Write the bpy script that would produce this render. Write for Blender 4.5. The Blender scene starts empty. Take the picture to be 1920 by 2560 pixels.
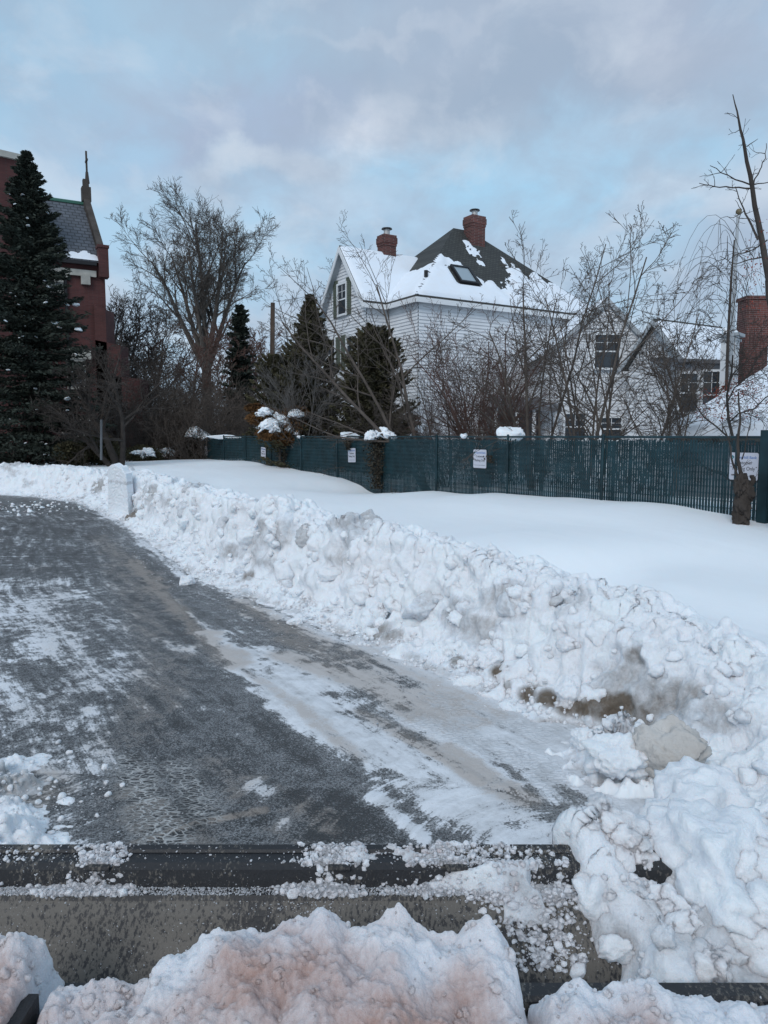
import bpy, math, random
import numpy as np
from mathutils import Vector, noise as mnoise
R = math.radians
rng = np.random.default_rng(7)
random.seed(11)

# ------------------------------------------------------------------ camera
CAMH = 2.3
F_PX = 1849.0
PITCH = math.atan(190.0 / F_PX)
cam_d = bpy.data.cameras.new('camera'); cam = bpy.data.objects.new('camera', cam_d)
bpy.context.scene.collection.objects.link(cam)
cam_d.sensor_fit = 'VERTICAL'; cam_d.sensor_height = 36; cam_d.sensor_width = 27; cam_d.lens = 26
cam_d.clip_start = 0.05; cam_d.clip_end = 2000
cam.location = (0, 0, CAMH); cam.rotation_euler = (math.pi / 2 - PITCH, 0, 0)
S = bpy.context.scene; S.camera = cam
S.render.resolution_x = 768; S.render.resolution_y = 1024

# ------------------------------------------------------------------ sky, sun, exposure
w = bpy.data.worlds.new('World'); S.world = w; w.use_nodes = True
nt = w.node_tree; nt.nodes.clear()
def N(nt, t, **k):
    n = nt.nodes.new(t)
    for a, v in k.items():
        setattr(n, a, v)
    return n
def L(nt, a, b): nt.links.new(a, b)
def ramp(nt, stops, interp='LINEAR'):
    r = N(nt, 'ShaderNodeValToRGB'); e = r.color_ramp.elements; r.color_ramp.interpolation = interp
    while len(e) < len(stops): e.new(0.5)
    for i, (p, c) in enumerate(stops):
        e[i].position = p
        e[i].color = (c, c, c, 1) if not isinstance(c, tuple) else (*c, 1)
    return r
def mixc(nt, fac, a, b, blend='MIX'):
    m = N(nt, 'ShaderNodeMix', data_type='RGBA', blend_type=blend)
    for s, v in ((m.inputs[0], fac), (m.inputs[6], a), (m.inputs[7], b)):
        if isinstance(v, (int, float)): s.default_value = v
        elif isinstance(v, tuple): s.default_value = (*v, 1)
        else: L(nt, v, s)
    return m.outputs[2]
def math_(nt, op, a, b=0.0, clamp=False):
    m = N(nt, 'ShaderNodeMath', operation=op, use_clamp=clamp)
    for s, v in ((m.inputs[0], a), (m.inputs[1], b)):
        if isinstance(v, (int, float)): s.default_value = v
        else: L(nt, v, s)
    return m.outputs[0]
SUN_EL, SUN_AZ = R(38), R(200)
sky = N(nt, 'ShaderNodeTexSky', sky_type='NISHITA'); sky.sun_disc = False
sky.sun_elevation = SUN_EL; sky.sun_rotation = SUN_AZ
bg1 = N(nt, 'ShaderNodeBackground'); bg1.inputs[1].default_value = 0.1
L(nt, sky.outputs[0], bg1.inputs[0])
tc = N(nt, 'ShaderNodeTexCoord')
sep = N(nt, 'ShaderNodeSeparateXYZ'); L(nt, tc.outputs['Generated'], sep.inputs[0])
zz = math_(nt, 'MAXIMUM', sep.outputs[2], 0.0)
den = math_(nt, 'ADD', zz, 0.32)
cx = math_(nt, 'DIVIDE', sep.outputs[0], den); cy = math_(nt, 'DIVIDE', sep.outputs[1], den)
cmb = N(nt, 'ShaderNodeCombineXYZ'); L(nt, cx, cmb.inputs[0]); L(nt, cy, cmb.inputs[1])
def cnoise(scale, off, detail=6, rough=.5, dist=.25):
    mp = N(nt, 'ShaderNodeMapping'); mp.inputs[1].default_value = off; mp.inputs[3].default_value = (1, .8, 1)
    L(nt, cmb.outputs[0], mp.inputs[0])
    n = N(nt, 'ShaderNodeTexNoise'); n.inputs['Scale'].default_value = scale
    n.inputs['Detail'].default_value = detail; n.inputs['Roughness'].default_value = rough
    n.inputs['Distortion'].default_value = dist
    L(nt, mp.outputs[0], n.inputs[0]); return n.outputs[0]
n1 = cnoise(2.1, (3.1, 0.4, 0)); n2 = cnoise(3.4, (7.7, 2.2, 0), 5, .45); n3 = cnoise(1.3, (1.2, 5.1, 2), 4)
f1 = ramp(nt, [(0.42, 0.0), (0.57, 1.0)]); L(nt, n1, f1.inputs[0])
f2 = ramp(nt, [(0.50, 0.0), (0.72, 1.0)]); L(nt, n2, f2.inputs[0])
f3 = ramp(nt, [(0.38, 0.0), (0.66, 1.0)]); L(nt, n3, f3.inputs[0])
blue = mixc(nt, f3.outputs[0], (.315, .50, .68), (.38, .60, .79))
col = mixc(nt, f1.outputs[0], blue, (.345, .435, .565))
lo = ramp(nt, [(0.0, 1.0), (0.55, 0.25)]); L(nt, zz, lo.inputs[0])
fb = math_(nt, 'MULTIPLY', f2.outputs[0], math_(nt, 'MULTIPLY', lo.outputs[0], .95))
col = mixc(nt, fb, col, (.62, .67, .745))
hz = ramp(nt, [(0.0, 0.55), (0.22, 0.28), (0.45, 0.0)]); L(nt, zz, hz.inputs[0])
col = mixc(nt, hz.outputs[0], col, (.47, .60, .73))
nrmv = N(nt, 'ShaderNodeVectorMath', operation='NORMALIZE'); L(nt, tc.outputs['Generated'], nrmv.inputs[0])
wn = N(nt, 'ShaderNodeTexNoise'); wn.inputs['Scale'].default_value = 4.2; wn.inputs['Detail'].default_value = 9; wn.inputs['Roughness'].default_value = .56
L(nt, nrmv.outputs[0], wn.inputs[0])
wv = N(nt, 'ShaderNodeVectorMath', operation='MULTIPLY_ADD'); L(nt, wn.outputs[1], wv.inputs[0]); wv.inputs[1].default_value = (.36, .36, .26); wv.inputs[2].default_value = (-.18, -.18, -.13)
wd2 = N(nt, 'ShaderNodeVectorMath', operation='ADD'); L(nt, nrmv.outputs[0], wd2.inputs[0]); L(nt, wv.outputs[0], wd2.inputs[1])
bn = N(nt, 'ShaderNodeTexNoise'); bn.inputs['Scale'].default_value = 9; bn.inputs['Detail'].default_value = 8; bn.inputs['Roughness'].default_value = .6; L(nt, nrmv.outputs[0], bn.inputs[0])
brk = ramp(nt, [(.30, .45), (.58, 1.0)]); L(nt, bn.outputs[0], brk.inputs[0])
def patch(col, az, el, rx, rz, c, amt):      # one cloud or one opening at a bearing and elevation (degrees)
    az, el = R(az), R(el); d = (math.sin(az) * math.cos(el), math.cos(az) * math.cos(el), math.sin(el))
    sb = N(nt, 'ShaderNodeVectorMath', operation='SUBTRACT'); L(nt, wd2.outputs[0], sb.inputs[0]); sb.inputs[1].default_value = d
    ml = N(nt, 'ShaderNodeVectorMath', operation='MULTIPLY'); L(nt, sb.outputs[0], ml.inputs[0]); ml.inputs[1].default_value = (1 / rx, 1 / rx, 1 / rz)
    le = N(nt, 'ShaderNodeVectorMath', operation='LENGTH'); L(nt, ml.outputs[0], le.inputs[0])
    r = ramp(nt, [(0.0, amt), (0.25, amt * .85), (1.0, 0.0)], 'EASE'); L(nt, le.outputs['Value'], r.inputs[0])
    return mixc(nt, math_(nt, 'MULTIPLY', r.outputs[0], brk.outputs[0]), col, c)
LAV, BRI, BLU = (.325, .415, .535), (.72, .76, .83), (.36, .60, .80)
def azel(x, y):
    return math.degrees(math.atan((x - 960) / F_PX)), math.degrees(math.atan((1280 - y) / F_PX) - PITCH)
for x, y, rx, rz, c, amt in ((250, 130, .34, .10, (.34, .50, .66), .85), (700, 90, .22, .06, (.37, .52, .66), .6), (1350, 230, .34, .10, LAV, .95), (1750, 120, .25, .10, (.42, .48, .60), .8), (1100, 60, .30, .05, (.42, .50, .62), .6), (620, 360, .30, .07, (.37, .45, .60), .9), (200, 330, .16, .06, (.36, .48, .63), .6),
                             (350, 370, .10, .03, BLU, .6), (1330, 420, .26, .07, BLU, .95), (1030, 420, .14, .05, BLU, .6), (500, 470, .3, .03, (.43, .58, .73), .6), (980, 340, .085, .075, BRI, .85), (760, 470, .17, .03, (.60, .66, .74), .8), (30, 290, .06, .05, BRI, .5), (130, 430, .12, .04, BRI, .45), (1530, 190, .07, .045, BRI, .25), (1600, 350, .2, .04, (.50, .62, .76), .5), (1700, 530, .2, .03, BRI, .35), (940, 90, .2, .012, BRI, .25), (1050, 590, .4, .03, (.47, .62, .78), .5)):
    az, el = azel(x, y); col = patch(col, az, el, rx, rz, c, amt)
n4 = cnoise(6.5, (2.3, 8.1, 1), 7, .6); f4 = ramp(nt, [(.44, 0.0), (.66, .55)]); L(nt, n4, f4.inputs[0]); col = mixc(nt, f4.outputs[0], col, (.35, .43, .545))
n5 = cnoise(5.2, (9.3, 1.1, 4), 7, .58); f5 = ramp(nt, [(.52, 0.0), (.72, .5)]); L(nt, n5, f5.inputs[0]); col = mixc(nt, f5.outputs[0], col, (.60, .67, .76))
bg2 = N(nt, 'ShaderNodeBackground'); L(nt, col, bg2.inputs[0]); bg2.inputs[1].default_value = 1.05
ms = N(nt, 'ShaderNodeMixShader'); ms.inputs[0].default_value = 0.94
L(nt, bg1.outputs[0], ms.inputs[1]); L(nt, bg2.outputs[0], ms.inputs[2])
wo = N(nt, 'ShaderNodeOutputWorld'); L(nt, ms.outputs[0], wo.inputs[0])
sd = bpy.data.lights.new('sun', 'SUN'); sd.energy = 1.2; sd.angle = R(25); sd.color = (1, .97, .95)
so = bpy.data.objects.new('sun', sd); S.collection.objects.link(so)
dirv = Vector((math.sin(SUN_AZ) * math.cos(SUN_EL), math.cos(SUN_AZ) * math.cos(SUN_EL), math.sin(SUN_EL)))
so.rotation_euler = (-dirv).to_track_quat('-Z', 'Y').to_euler()
S.view_settings.view_transform = 'Standard'; S.view_settings.look = 'None'
S.view_settings.exposure = 0.09; S.view_settings.gamma = 1.0
S.render.engine = 'CYCLES'

# ------------------------------------------------------------------ geometry from the survey of the place
cp, sp = math.cos(PITCH), math.sin(PITCH)
def ray(px, py):
    x = (px - 960) / F_PX; y = (1280 - py) / F_PX
    return np.array([x, cp + y * sp, -sp + y * cp])
def at(px, py, Y):
    d = ray(px, py); return np.array([0, 0, CAMH]) + d * (Y / d[1])
def G(px, py, z=0.0):
    d = ray(px, py); return np.array([0, 0, CAMH]) + d * ((z - CAMH) / d[2])
def hit(px, py, P, n):
    d = ray(px, py); o = np.array([0, 0, CAMH]); n = np.asarray(n, float)
    return o + d * (np.dot(np.asarray(P) - o, n) / np.dot(d, n))

# ------------------------------------------------------------------ numpy noise
def _h(ix, iy, iz, seed=0):
    n = (ix.astype(np.int64) * 374761393 + iy.astype(np.int64) * 668265263 + iz.astype(np.int64) * 2147483647 + seed * 1274126177) & 0xffffffff
    n = ((n ^ (n >> 13)) * 1274126177) & 0xffffffff
    n = ((n ^ (n >> 16)) * 2246822519) & 0xffffffff
    return ((n ^ (n >> 15)) & 0xffffff) / float(0xffffff)
def vn3(x, y, z, seed=0):
    xi, yi, zi = np.floor(x), np.floor(y), np.floor(z)
    fx, fy, fz = x - xi, y - yi, z - zi
    fx = fx * fx * (3 - 2 * fx); fy = fy * fy * (3 - 2 * fy); fz = fz * fz * (3 - 2 * fz)
    r = 0
    for a in (0, 1):
        for b in (0, 1):
            for c in (0, 1):
                wgt = (fx if a else 1 - fx) * (fy if b else 1 - fy) * (fz if c else 1 - fz)
                r = r + wgt * _h(xi + a, yi + b, zi + c, seed)
    return r
def vn2(x, y, seed=0):
    xi, yi = np.floor(x), np.floor(y); fx, fy = x - xi, y - yi
    fx = fx * fx * (3 - 2 * fx); fy = fy * fy * (3 - 2 * fy); z0 = np.zeros_like(xi); r = 0
    for a in (0, 1):
        for b in (0, 1):
            r = r + (fx if a else 1 - fx) * (fy if b else 1 - fy) * _h(xi + a, yi + b, z0, seed)
    return r
def fbm2(x, y, o=4, seed=0):
    r, a, t = 0, 1.0, 0
    for i in range(o):
        r = r + a * vn2(x * 2 ** i + 13.7 * i, y * 2 ** i + 5.1 * i, seed + i); t += a; a *= .5
    return r / t
def fbm3(x, y, z, o=4, seed=0):
    r, a, t = 0, 1.0, 0
    for i in range(o):
        r = r + a * vn3(x * 2 ** i + 3.7 * i, y * 2 ** i, z * 2 ** i, seed + i); t += a; a *= .5
    return r / t
def worley2(x, y, seed=0):
    xi, yi = np.floor(x), np.floor(y); d1 = np.full(x.shape, 9.0); z0 = np.zeros_like(xi)
    for a in (-1, 0, 1):
        for b in (-1, 0, 1):
            cxx, cyy = xi + a, yi + b
            px = cxx + _h(cxx, cyy, z0, seed); py = cyy + _h(cxx, cyy, z0 + 1, seed)
            d1 = np.minimum(d1, (px - x) ** 2 + (py - y) ** 2)
    return np.sqrt(d1)
def sm(x, a, b):
    t = np.clip((x - a) / (b - a), 0, 1); return t * t * (3 - 2 * t)

# ------------------------------------------------------------------ materials
def mat(name, col=(.5, .5, .5), rough=.8, bump=0, bscale=20, var=0, vscale=3, spec=.3, metal=0):
    m = bpy.data.materials.new(name); m.use_nodes = True; t = m.node_tree; b = t.nodes['Principled BSDF']
    b.inputs['Base Color'].default_value = (*col, 1); b.inputs['Roughness'].default_value = rough
    b.inputs['Specular IOR Level'].default_value = spec; b.inputs['Metallic'].default_value = metal
    tc = N(t, 'ShaderNodeTexCoord')
    if var:
        n = N(t, 'ShaderNodeTexNoise'); n.inputs['Scale'].default_value = vscale; n.inputs['Detail'].default_value = 6
        L(t, tc.outputs['Object'], n.inputs[0])
        r = ramp(t, [(.3, tuple(c * (1 - var) for c in col)), (.7, tuple(min(1, c * (1 + var)) for c in col))])
        L(t, n.outputs[0], r.inputs[0]); L(t, r.outputs[0], b.inputs['Base Color'])
    if bump:
        n = N(t, 'ShaderNodeTexNoise'); n.inputs['Scale'].default_value = bscale; n.inputs['Detail'].default_value = 5
        L(t, tc.outputs['Object'], n.inputs[0])
        bp = N(t, 'ShaderNodeBump'); bp.inputs['Strength'].default_value = 1; bp.inputs['Distance'].default_value = bump
        L(t, n.outputs[0], bp.inputs['Height']); L(t, bp.outputs[0], b.inputs['Normal'])
    return m
def snow_mat(name, dirt_reflect_col=(.20, .165, .125), tint=(.83, .885, .945), bumpd=.02, tintvar=None, grain=45, sss=0.0):
    m = bpy.data.materials.new(name); m.use_nodes = True; t = m.node_tree; b = t.nodes['Principled BSDF']
    b.inputs['Roughness'].default_value = .65; b.inputs['Specular IOR Level'].default_value = .2
    b.inputs['Subsurface Weight'].default_value = sss; b.inputs['Subsurface Radius'].default_value = (.8, .95, 1.0); b.inputs['Subsurface Scale'].default_value = .045
    g = N(t, 'ShaderNodeNewGeometry'); P = g.outputs['Position']
    at_ = N(t, 'ShaderNodeAttribute', attribute_name='dirt_reflect')
    n = N(t, 'ShaderNodeTexNoise'); n.inputs['Scale'].default_value = 9; n.inputs['Detail'].default_value = 8; n.inputs['Roughness'].default_value = .7
    L(t, P, n.inputs[0])
    f = math_(t, 'ADD', at_.outputs['Fac'], math_(t, 'MULTIPLY', math_(t, 'SUBTRACT', n.outputs[0], .5), 1.1))
    f = math_(t, 'MULTIPLY', f, math_(t, 'MINIMUM', math_(t, 'MULTIPLY', at_.outputs['Fac'], 6), 1), clamp=True)
    n2 = N(t, 'ShaderNodeTexNoise'); n2.inputs['Scale'].default_value = 2.2; n2.inputs['Detail'].default_value = 6
    L(t, P, n2.inputs[0])
    rr = ramp(t, [(.40, tint), (.70, tintvar or (.82, .835, .855))]); L(t, n2.outputs[0], rr.inputs[0])
    rg = N(t, 'ShaderNodeAttribute', attribute_name='rough'); c0_ = mixc(t, math_(t, 'MULTIPLY', rg.outputs['Fac'], 1.0, clamp=True), tint, rr.outputs[0])
    c = mixc(t, f, c0_, dirt_reflect_col)
    L(t, c, b.inputs['Base Color'])
    rough_ = N(t, 'ShaderNodeAttribute', attribute_name='rough')
    nb = N(t, 'ShaderNodeTexNoise'); nb.inputs['Scale'].default_value = grain; nb.inputs['Detail'].default_value = 6; nb.inputs['Roughness'].default_value = .65
    L(t, P, nb.inputs[0])
    nc_ = N(t, 'ShaderNodeTexNoise'); nc_.inputs['Scale'].default_value = 15; nc_.inputs['Detail'].default_value = 4; nc_.inputs['Roughness'].default_value = .6
    L(t, P, nc_.inputs[0])
    hgt = math_(t, 'MULTIPLY', math_(t, 'ADD', nb.outputs[0], math_(t, 'MULTIPLY', nc_.outputs[0], 2.2)), math_(t, 'ADD', rough_.outputs['Fac'], .02))
    bp = N(t, 'ShaderNodeBump'); bp.inputs['Distance'].default_value = bumpd; bp.inputs['Strength'].default_value = 1
    L(t, hgt, bp.inputs['Height']); L(t, bp.outputs[0], b.inputs['Normal'])
    return m
M = {}
M['snow'] = snow_mat('snow', dirt_reflect_col=(.17, .14, .11), tint=(.86, .905, .955), tintvar=(.85, .865, .885), sss=.75, bumpd=.012)
M['hood_snow'] = snow_mat('pink_reflection_snow', dirt_reflect_col=(.50, .345, .30), tint=(.82, .85, .90), bumpd=.008, tintvar=(.80, .76, .76), grain=120, sss=.7)  # pink windscreen reflection of the cab painted into the snow colour
M['roof_snow'] = snow_mat('roof_snow', bumpd=.006)
M['bark'] = mat('bark', (.095, .078, .066), .95, .01, 30, .3, 4)
M['bark_grey'] = mat('bark_grey', (.12, .112, .105), .95, .01, 30, .25, 2)
M['bark_brown'] = mat('bark_brown', (.10, .086, .074), .95, 0, 30, .25, 2)
M['bark_red'] = mat('bark_reddish', (.115, .07, .058), .95, 0, 30, .3, 1)
M['bark_dark'] = mat('bark_dark', (.055, .046, .04), .95, 0, 30, .3, 4)
M['needle'] = mat('spruce_needles', (.030, .038, .029), .8, 0, 30, .5, 2.5)
M['cedar'] = mat('cedar_foliage', (.062, .056, .030), .85, 0, 30, .5, 3)
M['cedar_brown'] = mat('bronzed_foliage', (.12, .060, .022), .85, 0, 30, .6, 4)
M['ivy'] = mat('ivy_leaves', (.045, .038, .026), .7, 0, 30, .5, 8)
M['redleaf'] = mat('dry_red_leaves', (.20, .045, .03), .8, 0, 30, .4, 8)
M['white'] = mat('white_paint', (.72, .74, .76), .6, .002, 15, .07, 1.5)
M['trim'] = mat('trim_white', (.76, .78, .79), .55)
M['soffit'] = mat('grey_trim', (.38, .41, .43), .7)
M['shutter'] = mat('shutter_green_grey', (.115, .135, .105), .7)
M['slate'] = mat('slate', (.10, .11, .125), .6)
M['copper'] = mat('copper_patina', (.05, .15, .11), .6)
M['stone'] = mat('limestone', (.42, .41, .37), .85, .01, 10, .2, 2)
M['stone_dark'] = mat('weathered_stone', (.065, .055, .048), .9, .01, 10, .3, 1.5)
M['black_metal'] = mat('black_metal', (.02, .02, .022), .5)
M['flue'] = mat('flue_metal', (.45, .45, .44), .5, metal=.4)
M['pole'] = mat('pole_wood', (.09, .065, .05), .9, .01, 20, .3, 2)
M['galv'] = mat('galvanised', (.12, .13, .14), .55)
M['dark_siding'] = mat('dark_siding', (.13, .135, .145), .8, 0, 1, .2, 2)
M['grey_siding'] = mat('grey_siding', (.33, .34, .36), .8, 0, 1, .2, 2)
M['slat'] = mat('green_slat', (.012, .035, .043), .55, 0, 1, .5, 2.6)
M['wire'] = mat('green_wire', (.030, .078, .090), .45)
M['sign'] = mat('sign_white', (.55, .55, .60), .5, 0, 1, .06, 6)
M['ink_blue'] = mat('ink_blue', (.05, .16, .42), .5)
M['ink_teal'] = mat('ink_teal', (.02, .20, .24), .5)
M['ink'] = mat('ink_black', (.02, .02, .02), .5)
M['gold'] = mat('ball_gold', (.16, .13, .08), .5)
def glass_mat():
    m = mat('window_glass', (.035, .045, .055), .12, spec=.6); return m
M['glass'] = glass_mat()
M['glass_blue'] = mat('skylight_glass', (.30, .36, .40), .2, spec=.6)
def brick_mat(name, c1, c2, mort, scale=1.0):
    m = bpy.data.materials.new(name); m.use_nodes = True; t = m.node_tree; b = t.nodes['Principled BSDF']
    b.inputs['Roughness'].default_value = .9
    g = N(t, 'ShaderNodeNewGeometry'); s = N(t, 'ShaderNodeSeparateXYZ'); L(t, g.outputs['Position'], s.inputs[0])
    u = math_(t, 'ADD', math_(t, 'MULTIPLY', s.outputs[0], .88), math_(t, 'MULTIPLY', s.outputs[1], -.62))
    c = N(t, 'ShaderNodeCombineXYZ'); L(t, u, c.inputs[0]); L(t, s.outputs[2], c.inputs[1])
    br = N(t, 'ShaderNodeTexBrick'); br.inputs['Scale'].default_value = scale
    br.inputs['Color1'].default_value = (*c1, 1); br.inputs['Color2'].default_value = (*c2, 1); br.inputs['Mortar'].default_value = (*mort, 1)
    br.inputs['Mortar Size'].default_value = .008; br.inputs['Brick Width'].default_value = .22; br.inputs['Row Height'].default_value = .075
    L(t, c.outputs[0], br.inputs[0])
    n = N(t, 'ShaderNodeTexNoise'); n.inputs['Scale'].default_value = .7; n.inputs['Detail'].default_value = 6
    L(t, g.outputs['Position'], n.inputs[0]); r = ramp(t, [(.3, .7), (.7, 1.2)]); L(t, n.outputs[0], r.inputs[0])
    L(t, mixc(t, 1.0, br.outputs[0], r.outputs[0], 'MULTIPLY'), b.inputs['Base Color'])
    return m
M['brick'] = brick_mat('church_brick', (.095, .031, .028), (.07, .023, .022), (.075, .042, .04))
M['chim_brick'] = brick_mat('chimney_brick', (.15, .048, .038), (.07, .026, .023), (.16, .12, .11))
def course_mat(name, ca, cb, row, line):
    m = bpy.data.materials.new(name); m.use_nodes = True; t = m.node_tree; b = t.nodes['Principled BSDF']
    b.inputs['Roughness'].default_value = .75
    g = N(t, 'ShaderNodeNewGeometry'); s = N(t, 'ShaderNodeSeparateXYZ'); L(t, g.outputs['Position'], s.inputs[0])
    u = math_(t, 'ADD', math_(t, 'MULTIPLY', s.outputs[0], .88), math_(t, 'MULTIPLY', s.outputs[1], .5))
    c = N(t, 'ShaderNodeCombineXYZ'); L(t, u, c.inputs[0]); L(t, s.outputs[2], c.inputs[1])
    br = N(t, 'ShaderNodeTexBrick'); br.inputs['Scale'].default_value = 1
    br.inputs['Color1'].default_value = (*ca, 1); br.inputs['Color2'].default_value = (*cb, 1); br.inputs['Mortar'].default_value = (*line, 1)
    br.inputs['Mortar Size'].default_value = row * .12; br.inputs['Brick Width'].default_value = row * 1.6; br.inputs['Row Height'].default_value = row
    L(t, c.outputs[0], br.inputs[0]); L(t, br.outputs[0], b.inputs['Base Color'])
    return m
M['slate_roof'] = course_mat('slate_roof', (.115, .128, .15), (.085, .095, .112), .26, (.035, .038, .045))
M['shingle'] = course_mat('asphalt_shingle', (.060, .062, .056), (.040, .041, .038), .12, (.018, .018, .017))

# ------------------------------------------------------------------ object helpers
COL = S.collection
def tag(o, label=None, cat=None, group=None, kind=None):
    if label: o['label'] = label
    if cat: o['category'] = cat
    if group: o['group'] = group
    if kind: o['kind'] = kind
    return o
def empty(name, loc, label=None, cat=None, group=None):
    o = bpy.data.objects.new(name, None); COL.objects.link(o); o.location = tuple(float(c) for c in loc); o.empty_display_size = .2
    return tag(o, label, cat, group)
def wloc(o):
    v = Vector((0, 0, 0))
    while o is not None: v = v + o.location; o = o.parent
    return v
class MB:
    def __init__(s): s.v = []; s.f = []
    def poly(s, pts):
        b = len(s.v); s.v += [tuple(float(c) for c in p) for p in pts]; s.f.append(tuple(range(b, b + len(pts)))); return s
    def prism(s, pts, ext):
        ext = np.asarray(ext, float); b = len(s.v); n = len(pts)
        s.v += [tuple(map(float, p)) for p in pts] + [tuple(map(float, np.asarray(p) + ext)) for p in pts]
        s.f.append(tuple(range(b + n - 1, b - 1, -1))); s.f.append(tuple(range(b + n, b + 2 * n)))
        for i in range(n):
            j = (i + 1) % n; s.f.append((b + i, b + j, b + n + j, b + n + i))
        return s
    def box(s, c, d, ax=(1, 0, 0)):
        a = np.array(ax, float); a /= np.linalg.norm(a); up = np.array([0, 0, 1.0]); bb = np.cross(up, a)
        if np.linalg.norm(bb) < 1e-3: bb = np.array([0, 1.0, 0])
        bb /= np.linalg.norm(bb); cc = np.cross(a, bb); c = np.asarray(c, float)
        pts = [c + a * d[0] / 2 * i + bb * d[1] / 2 * j - cc * d[2] / 2 for i, j in ((-1, -1), (1, -1), (1, 1), (-1, 1))]
        return s.prism(pts, cc * d[2])
    def tube(s, pts, rads, k=6):
        pts = [np.asarray(p, float) for p in pts]; b = len(s.v); n = len(pts)
        if isinstance(rads, (int, float)): rads = [rads] * n
        for i, p in enumerate(pts):
            d = pts[min(i + 1, n - 1)] - pts[max(i - 1, 0)]; d = d / (np.linalg.norm(d) + 1e-9)
            ref = np.array([1., 0, 0]) if abs(d[0]) < .8 else np.array([0, 1., 0])
            e1 = np.cross(d, ref); e1 /= np.linalg.norm(e1); e2 = np.cross(d, e1)
            for q in range(k):
                an = 2 * math.pi * q / k
                s.v.append(tuple(p + (e1 * math.cos(an) + e2 * math.sin(an)) * rads[i]))
        for i in range(n - 1):
            for q in range(k):
                q2 = (q + 1) % k
                s.f.append((b + i * k + q, b + i * k + q2, b + (i + 1) * k + q2, b + (i + 1) * k + q))
        s.f.append(tuple(b + q for q in range(k))[::-1]); s.f.append(tuple(b + (n - 1) * k + q for q in range(k)))
        return s
    def build(s, name, m, parent=None, smooth=False):
        me = bpy.data.meshes.new(name)
        off = wloc(parent) if parent is not None else Vector((0, 0, 0))
        v = np.array(s.v) - np.array(off)
        me.from_pydata(v.tolist(), [], s.f); me.update()
        me.materials.append(m)
        if smooth: me.polygons.foreach_set('use_smooth', [True] * len(me.polygons))
        o = bpy.data.objects.new(name, me); COL.objects.link(o)
        if parent is not None: o.parent = parent
        return o
def mesh_np(name, V, Fq, m, parent=None, smooth=True, attrs=None, uv=None):
    me = bpy.data.meshes.new(name)
    V = np.asarray(V, np.float32)
    if parent is not None: V = V - np.array(wloc(parent), np.float32)
    k = Fq.shape[1]
    me.vertices.add(len(V)); me.vertices.foreach_set('co', V.ravel())
    me.loops.add(Fq.size); me.loops.foreach_set('vertex_index', Fq.astype(np.int32).ravel())
    me.polygons.add(len(Fq)); me.polygons.foreach_set('loop_start', np.arange(0, Fq.size, k, dtype=np.int32))
    me.polygons.foreach_set('loop_total', np.full(len(Fq), k, np.int32))
    me.update(calc_edges=True)
    me.polygons.foreach_set('use_smooth', np.full(len(Fq), smooth, bool))
    for a, val in (attrs or {}).items():
        at_ = me.attributes.new(a, 'FLOAT', 'POINT'); at_.data.foreach_set('value', np.asarray(val, np.float32))
    if uv is not None:
        l = me.uv_layers.new(name='UVMap'); uvl = np.asarray(uv, np.float32)[Fq.ravel()]
        l.data.foreach_set('uv', uvl.ravel())
    me.materials.append(m)
    o = bpy.data.objects.new(name, me); COL.objects.link(o)
    if parent is not None: o.parent = parent
    return o
# template icospheres
def ico(sub):
    import bmesh
    bm = bmesh.new(); bmesh.ops.create_icosphere(bm, subdivisions=sub, radius=1)
    v = np.array([x.co[:] for x in bm.verts]); f = np.array([[y.index for y in x.verts] for x in bm.faces]); bm.free(); return v, f
ICO = {k: ico(k) for k in (1, 2, 3, 4, 5)}
def lump_arrays(centres, radii, sub=2, flat=.75, rough=.35, seed=0, dirt_reflect=None, freq=1.6):
    """many irregular snow chunks as arrays"""
    v0, f0 = ICO[sub]; n = len(centres); centres = np.asarray(centres, float); radii = np.asarray(radii, float)
    r_ = np.random.default_rng(seed)
    sc = r_.uniform(.7, 1.3, (n, 1, 3)); ang = r_.uniform(0, 2 * np.pi, n); tl = r_.uniform(-.6, .6, n)
    V = v0[None] * sc
    off = r_.uniform(0, 900, (n, 1, 3)); q = v0[None] * freq + off
    d = (fbm3(q[..., 0], q[..., 1], q[..., 2], 3, seed) - .5) * 2 * rough + (fbm3(q[..., 0] * 5, q[..., 1] * 5, q[..., 2] * 5, 2, seed + 1) - .5) * .22
    # chunky facets: clamp against random planes
    for k in range(4):
        pn = r_.normal(size=(n, 1, 3)); pn /= np.linalg.norm(pn, axis=2, keepdims=True); lim = r_.uniform(.62, .98, (n, 1))
        dd = (V * pn).sum(2); ex = np.maximum(dd - lim, 0); V = V - pn * (ex * .8)[..., None]
    V = V * (1 + d[..., None])
    V[..., 2] *= flat
    c, s = np.cos(tl)[:, None], np.sin(tl)[:, None]
    y, z = V[..., 1] * c - V[..., 2] * s, V[..., 1] * s + V[..., 2] * c
    c, s = np.cos(ang)[:, None], np.sin(ang)[:, None]
    x, y = V[..., 0] * c - y * s, V[..., 0] * s + y * c
    V = np.stack([x, y, z], 2) * radii[:, None, None] + centres[:, None]
    Fq = f0[None] + (np.arange(n) * len(v0))[:, None, None]
    D = np.repeat(dirt_reflect if dirt_reflect is not None else np.zeros(n), len(v0))
    return V.reshape(-1, 3), Fq.reshape(-1, 3), D
class Acc:
    def __init__(s): s.V = []; s.F = []; s.D = []; s.n = 0
    def add(s, V, Fq, D=None):
        s.V.append(V); s.F.append(Fq + s.n); s.D.append(np.zeros(len(V)) if D is None else D); s.n += len(V)
    def build(s, name, m, parent=None, smooth=True, rough=1.0):
        V = np.concatenate(s.V); Fq = np.concatenate(s.F); D = np.concatenate(s.D)
        return mesh_np(name, V, Fq, m, parent, smooth, {'dirt_reflect': D, 'rough': np.full(len(V), rough)})

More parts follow.
